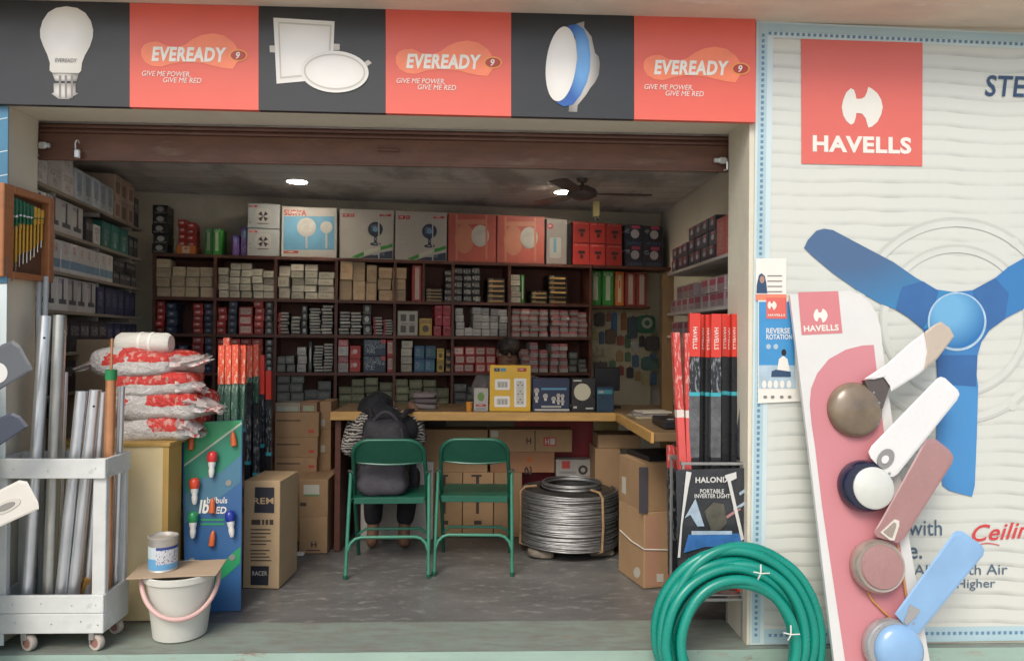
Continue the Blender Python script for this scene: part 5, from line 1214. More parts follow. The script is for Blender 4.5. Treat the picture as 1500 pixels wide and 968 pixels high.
# stack of wide cartons behind
E3 = FY(5.28)
zs = [0, .28, E3.hit(430, 691).z, E3.hit(430, 670).z, E3.hit(430, 640).z, E3.hit(430, 604).z]
for i in range(5):
    o = tag(pbox('carton', 402, 604, 466 - (4 - i) * 1.2, 700, E3, .3, CARD, z0=zs[i] + .0008, z1=zs[i + 1]), 'wide brown carton, %s from the floor in the stack by the tubes' % ORD[i], 'carton', 'wide cartons in the left stack')
    if i >= 2: pr(o, rect(452, (681, 659, 629)[i - 2], 460, (685, 663, 634)[i - 2]), INKR, 'mark_print', .0015, E3); pr(o, rect(405, (678, 650, 615)[i - 2], 440, (679.5, 651.5, 616.5)[i - 2]), INK, 'text_line', .0015, E3)
for i, (x0, y0, x1, y1, c) in enumerate(((403, 590, 440, 603.5, L(.30, .26, .19)), (441, 589, 464, 603.5, L(.28, .16, .09)))):
    o = tag(pbox('flat_box', x0, y0, x1, y1, FY(5.3), .2, mat('flat_box%d' % i, c, .7, var=.15), z0=zs[5] + .001), '%s flat box on top of the wide carton stack' % ('grey-cream', 'red-brown')[i], 'box')
    pr(o, rect(x0 + 3, y0 + 5, x1 - 4, y1 - 1.5), mat('flat_label%d' % i, (L(.36, .38, .30), L(.34, .38, .24))[i], .6), 'label_print', .0015, FY(5.3))
zz = [0, .22, .43, .62, .79, FY(5.36).hit(474, 588).z]
for i in range(5):
    o = tag(pbox('carton', 467, 588, 484, 700, FY(5.36), .25, CARD, z0=zz[i] + .0008, z1=zz[i + 1]), 'narrow brown carton, %s from the floor beside the wide stack' % ORD[i], 'carton', 'narrow cartons in the left stack')
    if i in (2, 3, 4): pr(o, rect(470, FY(5.36).hit and (690 - (i - 2) * 38), 476, 700 - (i - 2) * 38), LABW, 'label_print', .0015, FY(5.36))

# tall LED tube boxes (red top, dark body): one pattern, many standing copies
def tube_box(name, top, bot, w, d, spec, label, group, rot=0.0, parent=None, face_text=None):
    """upright box from bot to top (points), leaning as they say; spec = [(fraction from the top, colour material)], each a printed part"""
    ax = (top - bot); ln = ax.length; ax.normalize()
    ex = Vector((math.cos(rot), math.sin(rot), 0)); ex = (ex - ax * ex.dot(ax)).normalized(); ey = ax.cross(ex)
    M = Matrix(((ex.x, ey.x, ax.x, bot.x), (ex.y, ey.y, ax.y, bot.y), (ex.z, ey.z, ax.z, bot.z), (0, 0, 0, 1)))
    t = thing(name, label, 'box', bot, group)
    f0 = 0.0
    for f1, mm, nm in spec:
        m = MB(M); m.cbox(-w / 2, w / 2, -d / 2, d / 2, ln * (1 - f1) + .0002, ln * (1 - f0), .0015); m.build(nm, mm, t); f0 = f1
    fp_ = PL(M @ Vector((0, -d / 2, 0)), M.to_3x3() @ Vector((0, -1, 0)))
    if face_text:
        for s, a, b, hgt, mm in face_text:
            vs, fs = text_geo(s, .02, 0)
            m = MB(M); m.add([((v - .5) * hgt, -d / 2 - .0012, ln * (1 - a) - u * ln * (b - a)) for u, v in vs], fs); m.build('lettering', mm, t)
    return t
TRED = mat('tube_red', L(.62, .045, .03), .35, var=.08); TORG = mat('tube_orange_red', L(.72, .085, .03), .35, var=.08); TGRN = mat('tube_green', L(.022, .085, .055), .35, var=.1); TTEAL = mat('tube_teal', L(.05, .36, .42), .35); TBLK = mat('tube_black', L(.018, .02, .024), .3, var=.1); TGREY = mat('tube_grey_print', L(.10, .105, .11), .35, var=.5, scale=30); TPINK = mat('tube_rose_red', L(.66, .10, .09), .4, var=.1)
TW = mat('tube_white_print', L(.70, .62, .55), .5)
def fine(name, base, ink, sx=60, sz=26):
    m, nt, bs = nodes_of(name)
    tn = noise_n(nt, 1.0, 2, .5, None, (sx * 2, sx * 2, sz))
    c = mix_n(nt, math_n(nt, 'GREATER_THAN', tn, .58), base, ink)
    nt.links.new(c, bs.inputs['Base Color']); bs.inputs['Roughness'].default_value = .35; return m
TORGP = fine('tube_orange_printed', L(.72, .085, .03), L(.74, .42, .32), 50, 40); TBLKP = fine('tube_black_printed', L(.02, .024, .03), L(.20, .21, .22)); TGRNP = fine('tube_green_printed', L(.025, .085, .055), L(.20, .30, .22)); TREDP = fine('tube_red_printed', L(.55, .06, .05), L(.62, .30, .26))
GRP = 'tube-light boxes standing behind the blue board'
k = 0
for px, yt, pb, Y in ((333, 495, 330, 4.36), (326, 506, 322, 4.20), (336, 506, 332, 4.20), (346, 505, 343, 4.20), (357, 506, 352, 4.24), (367, 506, 365, 5.04), (376, 504, 375, 5.06)):
    top = P(px, yt, Y); bot = P(pb, 700, Y - .08); bot = top + (bot - top) * ((top.z - .002) / (top.z - bot.z))
    tube_box('tube_light_box', top, bot, .034 if k else .036, .034, [(.155 if k else .30, TORGP, 'red_end'), (.33, TGRNP, 'printed_body'), (.345, TTEAL, 'teal_stripe'), (1.0, TGRN if k % 2 else TBLK, 'lower_body')],
             'red-topped green tube-light box, %s from left behind the blue bulb board' % ('tallest, at back' if k == 0 else ORD[k - 1]), GRP); k += 1
for px, yt, pb, Y, mm, red in ((384, 520, 383, 5.08, TRED, .20), (394, 543, 394, 5.10, TRED, .16), (366, 560, 363, 4.98, TBLK, .1), (377, 590, 375, 4.99, TBLK, .1)):
    top = P(px, yt, Y); bot = P(pb, 700, Y - .05); bot = top + (bot - top) * ((top.z - .002) / (top.z - bot.z))
    tube_box('tube_light_box', top, bot, .036, .034, [(red, mm, 'red_end' if mm is TRED else 'black_end'), (.45, TBLKP, 'printed_body'), (.47, TTEAL, 'teal_stripe'), (1.0, TBLK, 'lower_body')], '%s tube-light box right of the green ones behind the blue board' % {384: 'short red and black', 394: 'rightmost red and navy', 366: 'black', 377: 'shortest black'}[px], GRP)

# ---------------------------------------------------------------- blue bulb display board
b0, b1 = floor_hit(271, 897), floor_hit(352.5, 894)
t0 = P(267, 619, b0.y + .13); t1 = P(355, 615, b1.y + .13)
BP = plane3(b0, b1, t0)
bb = thing('bulb_display_board', 'blue and green bulb display board leaning by the cartons', 'display board', (b0 + b1) / 2)
BBL = mat('board_blue', L(.025, .105, .26), .4, var=.15, scale=3); BGR = mat('board_green', L(.02, .27, .10), .4, var=.12, scale=4); BGR2 = mat('board_deep_green', L(.015, .20, .12), .4, var=.15, scale=4); BMID = mat('board_slate_blue', L(.05, .16, .24), .4, var=.2, scale=4); BGL = mat('board_pale_line', L(.38, .46, .34), .5)
m = MB(); m.prism([(271, 897), (352.5, 894), (355, 615), (267, 619)], BP, -.02, 0); pan = m.build('panel', BBL, bb)
z = lambda p: ZM(250, 600, .3203, p)
flat(z([(62, 255), (62, 60), (326, 48), (324, 65)]), BP, .001, BGR, pan, 'green_print')
flat(z([(62, 255), (324, 65), (322, 205), (230, 285), (140, 315), (66, 390)]), BP, .0015, BGR2, pan, 'green_print')
flat(z([(66, 390), (140, 315), (230, 285), (322, 205), (320, 330), (200, 420), (64, 520)]), BP, .001, BMID, pan, 'slate_print')
flat(z([(62, 250), (324, 55), (325, 66), (62, 260)]), BP, .0022, BGL, pan, 'line_print')
flat(z([(195, 800), (205, 745), (270, 665), (320, 625), (318, 700), (260, 755)]), BP, .0015, BGR, pan, 'green_print')
text('lb', z([(128, 474)])[0], (15, 0), (0, -20), BP, .003, SWHITE, pan, .03, .2); text('ED', z([(205, 474)])[0], (16, 0), (0, -10), BP, .003, SWHITE, pan, .02, .2); text('bulbuls', z([(165, 427)])[0], (30, 0), (0, -9), BP, .003, SWHITE, pan, .01, .1)
for yy in (498, 518): flat(z([(135, yy + 9), (245, yy + 9), (245, yy), (135, yy)]), BP, .003, BGR, pan, 'text_line')
def frame_on(pl, px, py, off=0.0, up=(0, 0, 1), tilt=0.0):
    o = pl.hit(px, py, off); n = pl.n; u = Vector(up); u = (u - n * u.dot(n)).normalized(); x = u.cross(n)
    M = Matrix(((x.x, u.x, n.x, o.x), (x.y, u.y, n.y, o.y), (x.z, u.z, n.z, o.z), (0, 0, 0, 1)))
    return M @ Matrix.Rotation(tilt, 4, 'Z')
BW = mat('bulb_body_white', L(.70, .70, .66), .35, var=.05)
for i, (px, py, c, nm, tl_) in enumerate(((311, 668, L(.62, .04, .04), 'red', 0), (285, 707, L(.66, .07, .03), 'orange', 3), (283, 756, L(.02, .25, .09), 'green', 2), (337, 755, L(.02, .04, .30), 'blue', 8))):
    M = frame_on(BP, px, py, .03, tilt=R(tl_)) @ Matrix.Rotation(R(-90), 4, 'X')
    ps = M @ Vector((0, 0, 0))
    m = MB(); m.lathe([(.0, .028), (.014, .026), (.024, .016), (.027, .0), (.025, -.022), (.021, -.030), (0, -.03)], 20, M); cp = m.build('sample_bulb', mat('bulb_' + nm, c, .25, var=.06), bb, True); cp['label'] = nm + ' capped sample bulb'
    m = MB(); m.lathe([(.020, -.0305), (.019, -.045), (.0135, -.062), (.016, -.075), (.013, -.098), (.008, -.112), (.0, -.114)], 18, M); m.build('bulb_body', BW, cp, True)
ORB = mat('night_lamp_orange', L(.60, .12, .03), .35, var=.12)
for px, py, tl_ in ((280, 648, 0), (342, 643, 8), (311, 741, 0), (311, 789, -4), (310, 833, 0)):
    M = frame_on(BP, px, py, .018, tilt=R(tl_)) @ Matrix.Rotation(R(-90), 4, 'X')
    m = MB(); m.lathe([(0, .045), (.006, .04), (.012, .024), (.0155, .0), (.0155, -.035), (.009, -.04), (0, -.04)], 16, M); m.build('sample_lamp', ORB, bb, True)
for px, py in ((335, 707), (281, 821), (340, 816)):
    M = frame_on(BP, px, py, .002)
    m = MB(); m.lathe([(.016, 0), (.016, .003), (.009, .003)], 18, M); m.lathe([(0, .001), (.0092, .001)], 14, M); m.build('lamp_socket', SDGREY, bb)

# ---------------------------------------------------------------- cream cabinet with bags of cable on it
CABM = mat('cabinet_cream', L(.66, .54, .30), .5, var=.12, scale=3, dirt=L(.70, .62, .44), dirt_lo=.5, dirt_hi=.8); CABY = mat('cabinet_yellow_edge', L(.46, .29, .08), .5, var=.15, scale=4)
cy_ = 3.85; zc = P(220, 648, cy_).z; xr = P(246, 780, cy_).x; xl = -2.18
cb = thing('cabinet', 'cream painted wooden cabinet behind the pipe trolley', 'cabinet', ((xl + xr) / 2, 4.1, 0))
m = MB(); m.box(xl, xr - .03, cy_, cy_ + .02, 0.0, zc - .021); m.build('front_panel', CABM, cb)
m = MB(); m.box(xr - .029, xr, cy_ - .002, cy_ + .16, 0, zc - .021); m.build('corner_stile', CABY, cb)
m = MB(); m.box(xr - .03, xr, cy_ + .42, cy_ + .5, 0, zc - .021); m.build('corner_stile', CABY, cb)
m = MB(); m.cbox(xl, xr + .008, cy_ - .01, cy_ + .52, zc - .02, zc, .003); m.build('top', CABY, cb)
m = MB(); m.box(xl, xr - .05, cy_ + .48, cy_ + .5, 0, zc - .021); m.build('back_panel', CABM, cb)
def bag_mat(name, redspan):
    m, nt, bs = nodes_of(name)
    tc = N(nt, 'ShaderNodeTexCoord'); sp = N(nt, 'ShaderNodeSeparateXYZ'); nt.links.new(tc.outputs['Generated'], sp.inputs[0])
    n1 = noise_n(nt, 9, 3, .5)
    zz_ = math_n(nt, 'ADD', sp.outputs[2], math_n(nt, 'MULTIPLY', math_n(nt, 'SUBTRACT', n1, .5), .35))
    zz_ = math_n(nt, 'ADD', zz_, math_n(nt, 'MULTIPLY', sp.outputs[0], -.12))
    mk = math_n(nt, 'MULTIPLY', math_n(nt, 'GREATER_THAN', zz_, redspan[0]), math_n(nt, 'LESS_THAN', zz_, redspan[1]))
    mk = math_n(nt, 'MULTIPLY', mk, math_n(nt, 'GREATER_THAN', math_n(nt, 'ADD', sp.outputs[0], n1), redspan[2]))
    pale = mix_n(nt, noise_n(nt, 16, 5, .6), L(.46, .43, .40), L(.74, .71, .66))
    red = mix_n(nt, ramp_n(nt, noise_n(nt, 40, 2, .5, None, (1, 1, .6)), .55, .62), L(.60, .045, .035), L(.64, .28, .23))
    nt.links.new(mix_n(nt, mk, pale, red), bs.inputs['Base Color']); bs.inputs['Roughness'].default_value = .22
    bump_n(nt, bs, noise_n(nt, 17, 6, .65), 1.0, .035); return m
BAGM = [bag_mat('bag_print%d' % i, s) for i, s in enumerate(((.38, .85, 1.0), (.42, .90, .95), (.48, .92, .82), (.48, .92, .85)))]
FILM = mat('plastic_film', L(.60, .55, .52), .16, var=.3, scale=20, bump=.9, bscale=24, dirt=L(.55, .06, .05), dirt_lo=.57, dirt_hi=.6, alpha=.72)
base = zc
bz = zc
for i, (x0, x1, y0, y1) in enumerate(((172, 288, 612, 648), (160, 298, 581, 612), (156, 286, 552, 581), (150, 276, 524, 552))):
    pa, pb_ = P(x0, y1, 4.02), P(x1, y0, 4.02); h = (pb_.z - pa.z)
    cx, cz = (pa.x + pb_.x) / 2, bz + h / 2
    t = thing('cable_bag', 'red and white plastic bag of cable, %s of the pile on the cabinet' % ('bottom one', 'second from bottom', 'third from bottom', 'uppermost')[i], 'bag', (cx, 4.08, bz), 'cable bags on the cabinet')
    m = MB(); m.sup((cx, 4.08, cz), ((pb_.x - pa.x) / 2, .18, h / 2 + .026), (.62, .45), 56, 26, Matrix.Rotation(R((-2, 3, -2, 2)[i]), 4, 'Y'), .30, 5.5, i * 3.1 + 1); m.build('bag_body', BAGM[i], t, True)
    # loose twisted ends of the film
    for s in ((1,) if i != 3 else (1, -1)):
        e = Vector((pb_.x if s > 0 else pa.x, 4.0, cz)); L_ = (.10, .17, .12, .17)[i]
        m = MB(); nn, kk = 9, 18; vs, fs = [], []
        for a in range(nn):
            t_ = a / (nn - 1); ra = h * (.46 - .10 * t_)
            for q_ in range(kk):
                an = 2 * math.pi * q_ / kk; rr = ra * (1 + .6 * noise.noise(Vector((math.cos(an) * 2.4, math.sin(an) * 2.4, t_ * 3 + i))))
                vs.append(e + Vector((s * (t_ * L_ * (1 + .35 * noise.noise(Vector((math.sin(an) * 2, i, 1)))) - .06), rr * math.cos(an) * (1.9 - .6 * t_), rr * math.sin(an) * (.95 - .45 * t_) - .035 * t_ * t_ * s * (1 if i < 3 else -1))))
        for a in range(nn - 1):
            for q_ in range(kk): fs.append((a * kk + q_, a * kk + (q_ + 1) % kk, (a + 1) * kk + (q_ + 1) % kk, (a + 1) * kk + q_))
        m.add(vs, fs); m.build('film_end', FILM, t, True)
    bz += h * .97
pa = P(208, 515, 4.0); t = thing('rope_roll', 'white roll of cord bound with two bands on top of the bag pile', 'roll', (pa.x, 4.02, bz))
m = MB(); M = Matrix.Translation((pa.x, 4.03, bz + .055)) @ Matrix.Rotation(R(90), 4, 'Y'); m.lathe([(.0, -.14), (.045, -.14), (.058, -.12), (.06, 0), (.058, .12), (.045, .14), (0, .14)], 26, M); m.build('roll_body', mat('white_roll', L(.66, .64, .57), .7, var=.18, scale=10, stretch=(1, 1, 30), bump=.3, bscale=50), t, True)
for xx in (-.01, .045):
    m = MB(); m.lathe([(.0615, xx - .007), (.063, xx), (.0615, xx + .007)], 26, M); m.build('band', PAPERWHITE, t, True)
# tall carton behind the pipes
E6 = FY(4.50)
pa = P(108, 497, 4.5)
o = tag(pbox('carton', 92, 497, 148, 880, E6, .3, CARD_L, z0=0.0), 'tall upright brown carton behind the galvanised pipes', 'carton'); pr(o, rect(92, 572, 147, 575), LABW, 'binding_tape', .002, E6)

# ---------------------------------------------------------------- pipe trolley
TRW = mat('white_trolley_paint', L(.60, .62, .59), .55, var=.12, scale=7, dirt=L(.26, .24, .20), dirt_lo=.57, dirt_hi=.78, bump=.12, bscale=30)
tx0, tx1, ty0, ty1 = -2.232, P(152, 800, 3.47).x, 3.47, 3.72
zz = lambda y: P(80, y, 3.47).z
tr = thing('pipe_trolley', 'white painted wooden trolley on castors holding pipes', 'trolley', ((tx0 + tx1) / 2, 3.6, 0))
ztop, zt1, zb2, zb1, zb0 = zz(672), zz(701), zz(872), zz(898.5), zz(928)
pw = .062
def tb(nm, *a): m = MB(); m.cbox(*a, .003); return m.build(nm, TRW, tr)
for x in (tx0, tx1 - pw):
    for y in (ty0 + .018, ty1 - .05): tb('post', x + .001, x + pw - .001, y, y + .032, zb0 + .002, ztop - .002)
tb('top_rail', tx0 - .0, tx1 + .002, ty0, ty0 + .0175, zt1, ztop); tb('top_rail', tx0, tx1, ty1 - .0175, ty1, zt1, ztop)
tb('side_rail', tx1 - .016, tx1 + .002, ty0 + .0185, ty1 - .0185, zt1, ztop); tb('side_rail', tx0, tx0 + .016, ty0 + .0185, ty1 - .0185, zt1, ztop)
tb('plank', tx0, tx1 + .002, ty0, ty0 + .0175, zb1 + .001, zb2); tb('plank', tx0, tx1 + .002, ty0 + .001, ty0 + .0175, zb0, zb1 - .001)
tb('plank', tx0, tx1, ty1 - .0175, ty1, zb0, zb2); tb('plank', tx1 - .016, tx1 + .002, ty0 + .0185, ty1 - .0185, zb0, zb2); tb('plank', tx0, tx0 + .016, ty0 + .0185, ty1 - .0185, zb0, zb2)
tb('base_board', tx0 + .017, tx1 - .017, ty0 + .02, ty1 - .02, zb0 + .01, zb0 + .025)
for px, py in ((18, 885), (60, 884), (105, 887), (140, 886), (22, 912), (75, 914), (118, 910), (143, 915), (20, 687), (70, 690), (140, 686)):
    c = P(px, py, ty0 - .0006); m = MB(); m.add([c + Vector((.0035 * math.cos(k * .785), 0, .0035 * math.sin(k * .785))) for k in range(8)], [tuple(range(8))]); m.build('nail_head', STEEL, tr)
RUB = mat('castor_rubber', L(.50, .44, .38), .5, var=.12); HUBM = mat('castor_hub', L(.28, .14, .11), .5, var=.3)
for px, yy in ((43, 3.50), (142, 3.50), (170, 3.69), (75, 3.69)):
    x = P(px, 938, yy).x; r = .037
    M = Matrix.Translation((x, yy, r)) @ Matrix.Rotation(R(68), 4, 'Z') @ Matrix.Rotation(R(90), 4, 'Y')
    m = MB(); m.lathe([(.022, -.014), (r - .003, -.014), (r, -.009), (r, .009), (r - .003, .014), (.022, .014)], 24, M); w_ = m.build('castor', RUB, tr, True)
    m = MB(); m.lathe([(0, -.015), (.0215, -.015), (.0215, .015), (0, .015)], 18, M); m.build('hub', HUBM, w_, True)
    m = MB(); m.cbox(x - .03, x - .005, yy - .02, yy + .02, .05, zb0 - .0005, .003); m.cbox(x - .03, x - .022, yy - .016, yy + .016, .03, .055, .003); m.build('fork', STEEL, w_)
# pipes standing in it
COPPER = mat('copper_bonded', L(.70, .34, .17), .4, .75, var=.18, scale=10); CAPG = mat('green_cap', L(.02, .22, .07), .4, var=.1)
zf = zb0 + .026
def pipe(top, bot, r, label, mm=GALV, hole=None, cap=None, rod=None, name='steel_pipe'):
    top = Vector(top); bot = Vector(bot); bot = top + (bot - top) * ((top.z - zf - .003) / (top.z - bot.z))
    t = thing(name, label, 'pipe', bot, 'pipes standing in the trolley')
    d = (top - bot).normalized(); m = MB(); L_ = (top - bot).length
    sd = d.cross(Vector((0, 1, 0))).normalized(); fw_ = sd.cross(d).normalized()
    n = 20; vs, fs = [], []
    prof = [(r, 0), (r, L_), (r * .86, L_), (r * .86, L_ - .10)]
    for rr, h_ in prof:
        for k in range(n):
            a = 2 * math.pi * k / n; vs.append(bot + d * h_ + sd * rr * math.cos(a) + fw_ * rr * math.sin(a))
    for i in range(3):
        for k in range(n): fs.append((i * n + k, i * n + (k + 1) % n, (i + 1) * n + (k + 1) % n, (i + 1) * n + k))
    fs.append(tuple(3 * n + k for k in range(n))); fs.append(tuple(range(n - 1, -1, -1)))
    m.add(vs, fs); m.build('tube', mm, t, True)
    if hole:
        for h_ in hole:
            c = bot + d * (L_ * h_); pl = PL(c, EYE - c); c2 = c + (EYE - c).normalized() * (r + .0008)
            q = (EYE - c).normalized(); u = q.cross(d).normalized(); v = d
            m = MB(); m.add([c + u * .0055 * math.cos(2 * math.pi * k / 12) + v * .0055 * math.sin(2 * math.pi * k / 12) + (q - d * q.dot(d)).normalized() * (r + .0006) for k in range(12)], [tuple(range(12))]); m.build('bolt_hole', DARKPRINT, t)
    if cap: m = MB(); m.tube([top - d * .035, top + d * .012], r * 1.12, 18); m.build('cap', cap, t, True)
    if rod: m = MB(); m.tube([top + d * .012, top + d * rod], .006, 8); m.build('rod', mm, t, True)
pipe(P(67, 463, 3.66), P(40, 870, 3.56), .0285, 'long galvanised pipe with a bolt hole, leftmost in the trolley', hole=(.925, .02))
pipe(P(88, 462, 3.68), P(72, 868, 3.58), .030, 'long dull galvanised pipe, second from left in the trolley', mat('dull_galvanised', L(.48, .48, .44), .42, 1.0, var=.15, scale=8))
pipe(P(96, 545, 3.70), P(84, 868, 3.66), .012, 'thin galvanised rod behind the second long pipe')
for px, lab in ((58, 'left'), (67.5, 'right')): pipe(P(px, 405, 3.78), P(px - 6, 700, 3.70), .012, 'thin grey conduit running up behind the screwdriver tray, %s one' % lab, mat('conduit_grey', L(.42, .45, .45), .4, var=.1), name='conduit')
pipe(P(120, 573, 3.60), P(90, 870, 3.56), .0265, 'shorter bright galvanised pipe, first of the middle three')
pipe(P(140, 571, 3.60), P(108, 870, 3.57), .0265, 'shorter galvanised pipe with a bolt hole, middle of three', hole=(.93,))
pipe(P(152, 574, 3.62), P(128, 870, 3.62), .020, 'shorter galvanised pipe, last of the middle three')
pipe(P(163, 545, 3.57), P(155, 870, 3.62), .0235, 'copper earthing rod with a green cap in the trolley', COPPER, cap=CAPG, rod=.16, name='earthing_rod')
pipe(P(178, 566, 3.66), P(168, 870, 3.67), .0165, 'galvanised pipe right of the copper rod in the trolley')
m = MB(); a = P(108, 868, 3.62); b = P(128, 846, 3.60); a.z = zf + .012; m.tube([a, b + Vector((0, 0, .0))], .017, 4); tag(m.build('wood_offcut', mat('offcut_orange', L(.46, .24, .06), .7, var=.2), None), 'orange wooden offcut lying at the foot of the pipes', 'wood')

# ---------------------------------------------------------------- screwdriver tray on the left jamb
TYX = XL + .05
TP = PL((TYX, 3.6, 0), (1, 0, 0))
sd_ = thing('screwdriver_tray', 'shallow wooden display tray hung on the left jamb', 'display tray', TP.hit(45, 415))
TYW = mat('tray_wood', L(.36, .145, .055), .45, var=.18, scale=4, stretch=(1, 1, 5)); TYB = mat('tray_back', L(.13, .062, .035), .5, var=.15, scale=3, stretch=(1, 1, 5))
y0, y1 = 3.465, 3.865; z0_, z1_ = TP.hit(5, 405).z, TP.hit(5, 267).z
m = MB(); m.box(XL + .003, XL + .012, y0 + .03, y1 - .03, z0_ + .02, z1_ - .02); m.build('back_panel', TYB, sd_)
fwid = .055
for nm, a in (('frame_side', (y0, y0 + fwid + .02, z0_, z1_)), ('frame_side', (y1 - fwid + .01, y1, z0_, z1_)), ('frame_top', (y0 + fwid + .021, y1 - fwid + .009, z1_ - .035, z1_)), ('frame_bottom', (y0 + fwid + .021, y1 - fwid + .009, z0_, z0_ + .03))):
    m = MB(); m.cbox(XL + .001, TYX + .0, a[0], a[1], a[2], a[3], .004); m.build(nm, TYW, sd_)
DGR = mat('driver_green', L(.01, .11, .045), .25, var=.1); DYL = mat('driver_amber', L(.62, .34, .03), .3, var=.15); CHR = mat('driver_steel', L(.6, .6, .58), .25, 1.0)
for i in range(9):
    y = 3.56 + i * .0285; ln = (.40, .37, .32, .30, .29, .27, .25, .22, .19)[i]; g_ = i < 6
    zt_ = z1_ - .045 - .003 * i; x = XL + .03
    t = thing('screwdriver', '%s screwdriver hanging in the wooden tray, %s from the left' % ('green and amber' if g_ else 'amber', ORD[i]), 'screwdriver', (x, y, zt_ - ln), 'screwdrivers in the wooden tray')
    hl = ln * .36
    m = MB(); m.lathe([(0, 0), (.009, -.002), (.0115, -.012), (.0115, -hl * .7), (.008, -hl * .8), (.010, -hl), (0, -hl)], 12, Matrix.Translation((x, y, zt_))); m.build('handle', DGR if g_ else DYL, t, True)
    m = MB(); m.lathe([(.0118, -hl * .62), (.0122, -hl * .66), (.0118, -hl * .70)], 12, Matrix.Translation((x, y, zt_))); m.build('collar', CHR if g_ else DGR, t, True)
    m = MB(); m.lathe([(.0055, -hl), (.0055, -ln * .82)], 10, Matrix.Translation((x, y, zt_))); m.build('sleeve', DYL, t, True)
    m = MB(); m.lathe([(.0035, -ln * .82), (.0035, -ln), (0, -ln)], 8, Matrix.Translation((x, y, zt_))); m.build('shaft', CHR, t, True)

# ---------------------------------------------------------------- bucket, cardboard lid, tin
bc = floor_hit(248, 944); bcen = Vector((bc.x, bc.y + .125, 0))
PLW = mat('bucket_plastic', L(.62, .62, .55), .4, var=.06, scale=4, dirt=L(.45, .43, .36), dirt_lo=.6, dirt_hi=.9); PNK = mat('bucket_pink_handle', L(.62, .40, .36), .4, var=.06)
bu = thing('bucket', 'off-white plastic bucket with a pink handle in front of the cabinet', 'bucket', bcen)
A = Matrix.Translation(bcen); hb = .312
m = MB(); m.lathe([(0, .004), (.112, .0), (.122, .008), (.155, hb - .04), (.157, hb - .035), (.166, hb - .03), (.167, hb - .004), (.160, hb), (.153, hb - .006), (.118, .012), (0, .012)], 48, A); m.build('pail', PLW, bu, True)
m = MB(); hp = []
for k in range(25):
    t_ = math.pi * k / 24; x = math.cos(t_); s_ = math.sin(t_)
    hp.append(bcen + Vector((.172 * -x, -.155 * s_ * .98 - .008, hb - .035 - .165 * s_ + .015)))
hp = [Matrix.Translation(bcen) @ Matrix.Rotation(R(22), 4, 'Z') @ Matrix.Translation(-bcen) @ p for p in hp]
m.tube(hp, .011, 10); m.build('handle', PNK, bu, True)
lidz = hb + .002
o = box_at('cardboard_sheet', Vector((bcen.x - .012, bcen.y + .0, lidz)), .40, .25, .005, R(8), mat('lid_cardboard', L(.44, .33, .22), .8, var=.1, scale=5)); tag(o, 'tan cardboard sheet lying over the bucket', 'cardboard')
tn = thing('paint_tin', 'small white and blue paint tin on the cardboard over the bucket', 'tin', bcen + Vector((-.02, 0, lidz + .005)))
A = Matrix.Translation(Vector((P(240, 830, bcen.y).x, bcen.y - .01, lidz + .0052)))
TINM = mat('tin_metal', L(.62, .60, .55), .4, .6, var=.12)
m = MB(); m.lathe([(0, 0), (.066, 0), (.068, .004), (.066, .008), (.066, .152), (.069, .156), (.069, .163), (.064, .165), (.062, .155), (0, .155)], 36, A); m.build('can', TINM, tn, True)
def tin_label():
    m, nt, bs = nodes_of('tin_label')
    sp = N(nt, 'ShaderNodeSeparateXYZ'); nt.links.new(N(nt, 'ShaderNodeTexCoord').outputs['Generated'], sp.inputs[0])
    n1 = noise_n(nt, 14, 3)
    c = mix_n(nt, math_n(nt, 'LESS_THAN', math_n(nt, 'ADD', sp.outputs[2], math_n(nt, 'MULTIPLY', n1, .3)), .62), L(.52, .60, .62), L(.13, .36, .60))
    dx = math_n(nt, 'GREATER_THAN', sp.outputs[0], .45); dz = math_n(nt, 'GREATER_THAN', sp.outputs[2], .25)
    c = mix_n(nt, math_n(nt, 'MULTIPLY', dx, dz), c, L(.58, .60, .60))
    tx = math_n(nt, 'MULTIPLY', math_n(nt, 'MULTIPLY', dx, dz), math_n(nt, 'GREATER_THAN', noise_n(nt, 1, 2, .5, None, (150, 150, 110)), .58)); c = mix_n(nt, tx, c, L(.18, .16, .30))
    bar = math_n(nt, 'MULTIPLY', dx, math_n(nt, 'GREATER_THAN', sp.outputs[2], .88)); c = mix_n(nt, bar, c, L(.03, .06, .22))
    nt.links.new(c, bs.inputs['Base Color']); bs.inputs['Roughness'].default_value = .4; return m
m = MB(); m.lathe([(.0666, .012), (.0668, .015), (.0668, .118), (.0666, .12)], 36, A); m.build('label', tin_label(), tn, True)

# ---------------------------------------------------------------- metal rack with tube-light boxes and hung poster
RKM = mat('rack_steel', L(.36, .36, .34), .45, .7, var=.15, scale=15)
ry0, ry1 = 3.56, 3.78
rx0, rx1 = P(1000, 800, ry0).x, P(1088, 800, ry0).x
rk = thing('display_rack', 'grey angle-iron rack holding tube-light boxes inside the right jamb', 'rack', ((rx0 + rx1) / 2, 3.67, 0))
ztk = P(1040, 681, ry0).z; zlo = P(1040, 872, ry0).z
def ang(nm, a, b, th=.013):
    m = MB(); m.cbox(min(a[0], b[0]) - th / 2, max(a[0], b[0]) + th / 2, min(a[1], b[1]) - th / 2, max(a[1], b[1]) + th / 2, min(a[2], b[2]) - (th / 2 if a[2] == b[2] else 0), max(a[2], b[2]) + (th / 2 if a[2] == b[2] else 0), .002); return m.build(nm, RKM, rk)
for x in (rx0, rx1):
    for y in (ry0, ry1): ang('leg', (x, y, 0), (x, y, ztk))
for zq in (ztk + .007, zlo - .02):
    for y in (ry0, ry1): ang('cross_bar', (rx0 - .005, y, zq), (rx1 + .005, y, zq), .0135)
    for x in (rx0, rx1): ang('side_bar', (x + .0003, ry0 + .007, zq + .0005), (x + .0003, ry1 - .007, zq + .0005), .0125)
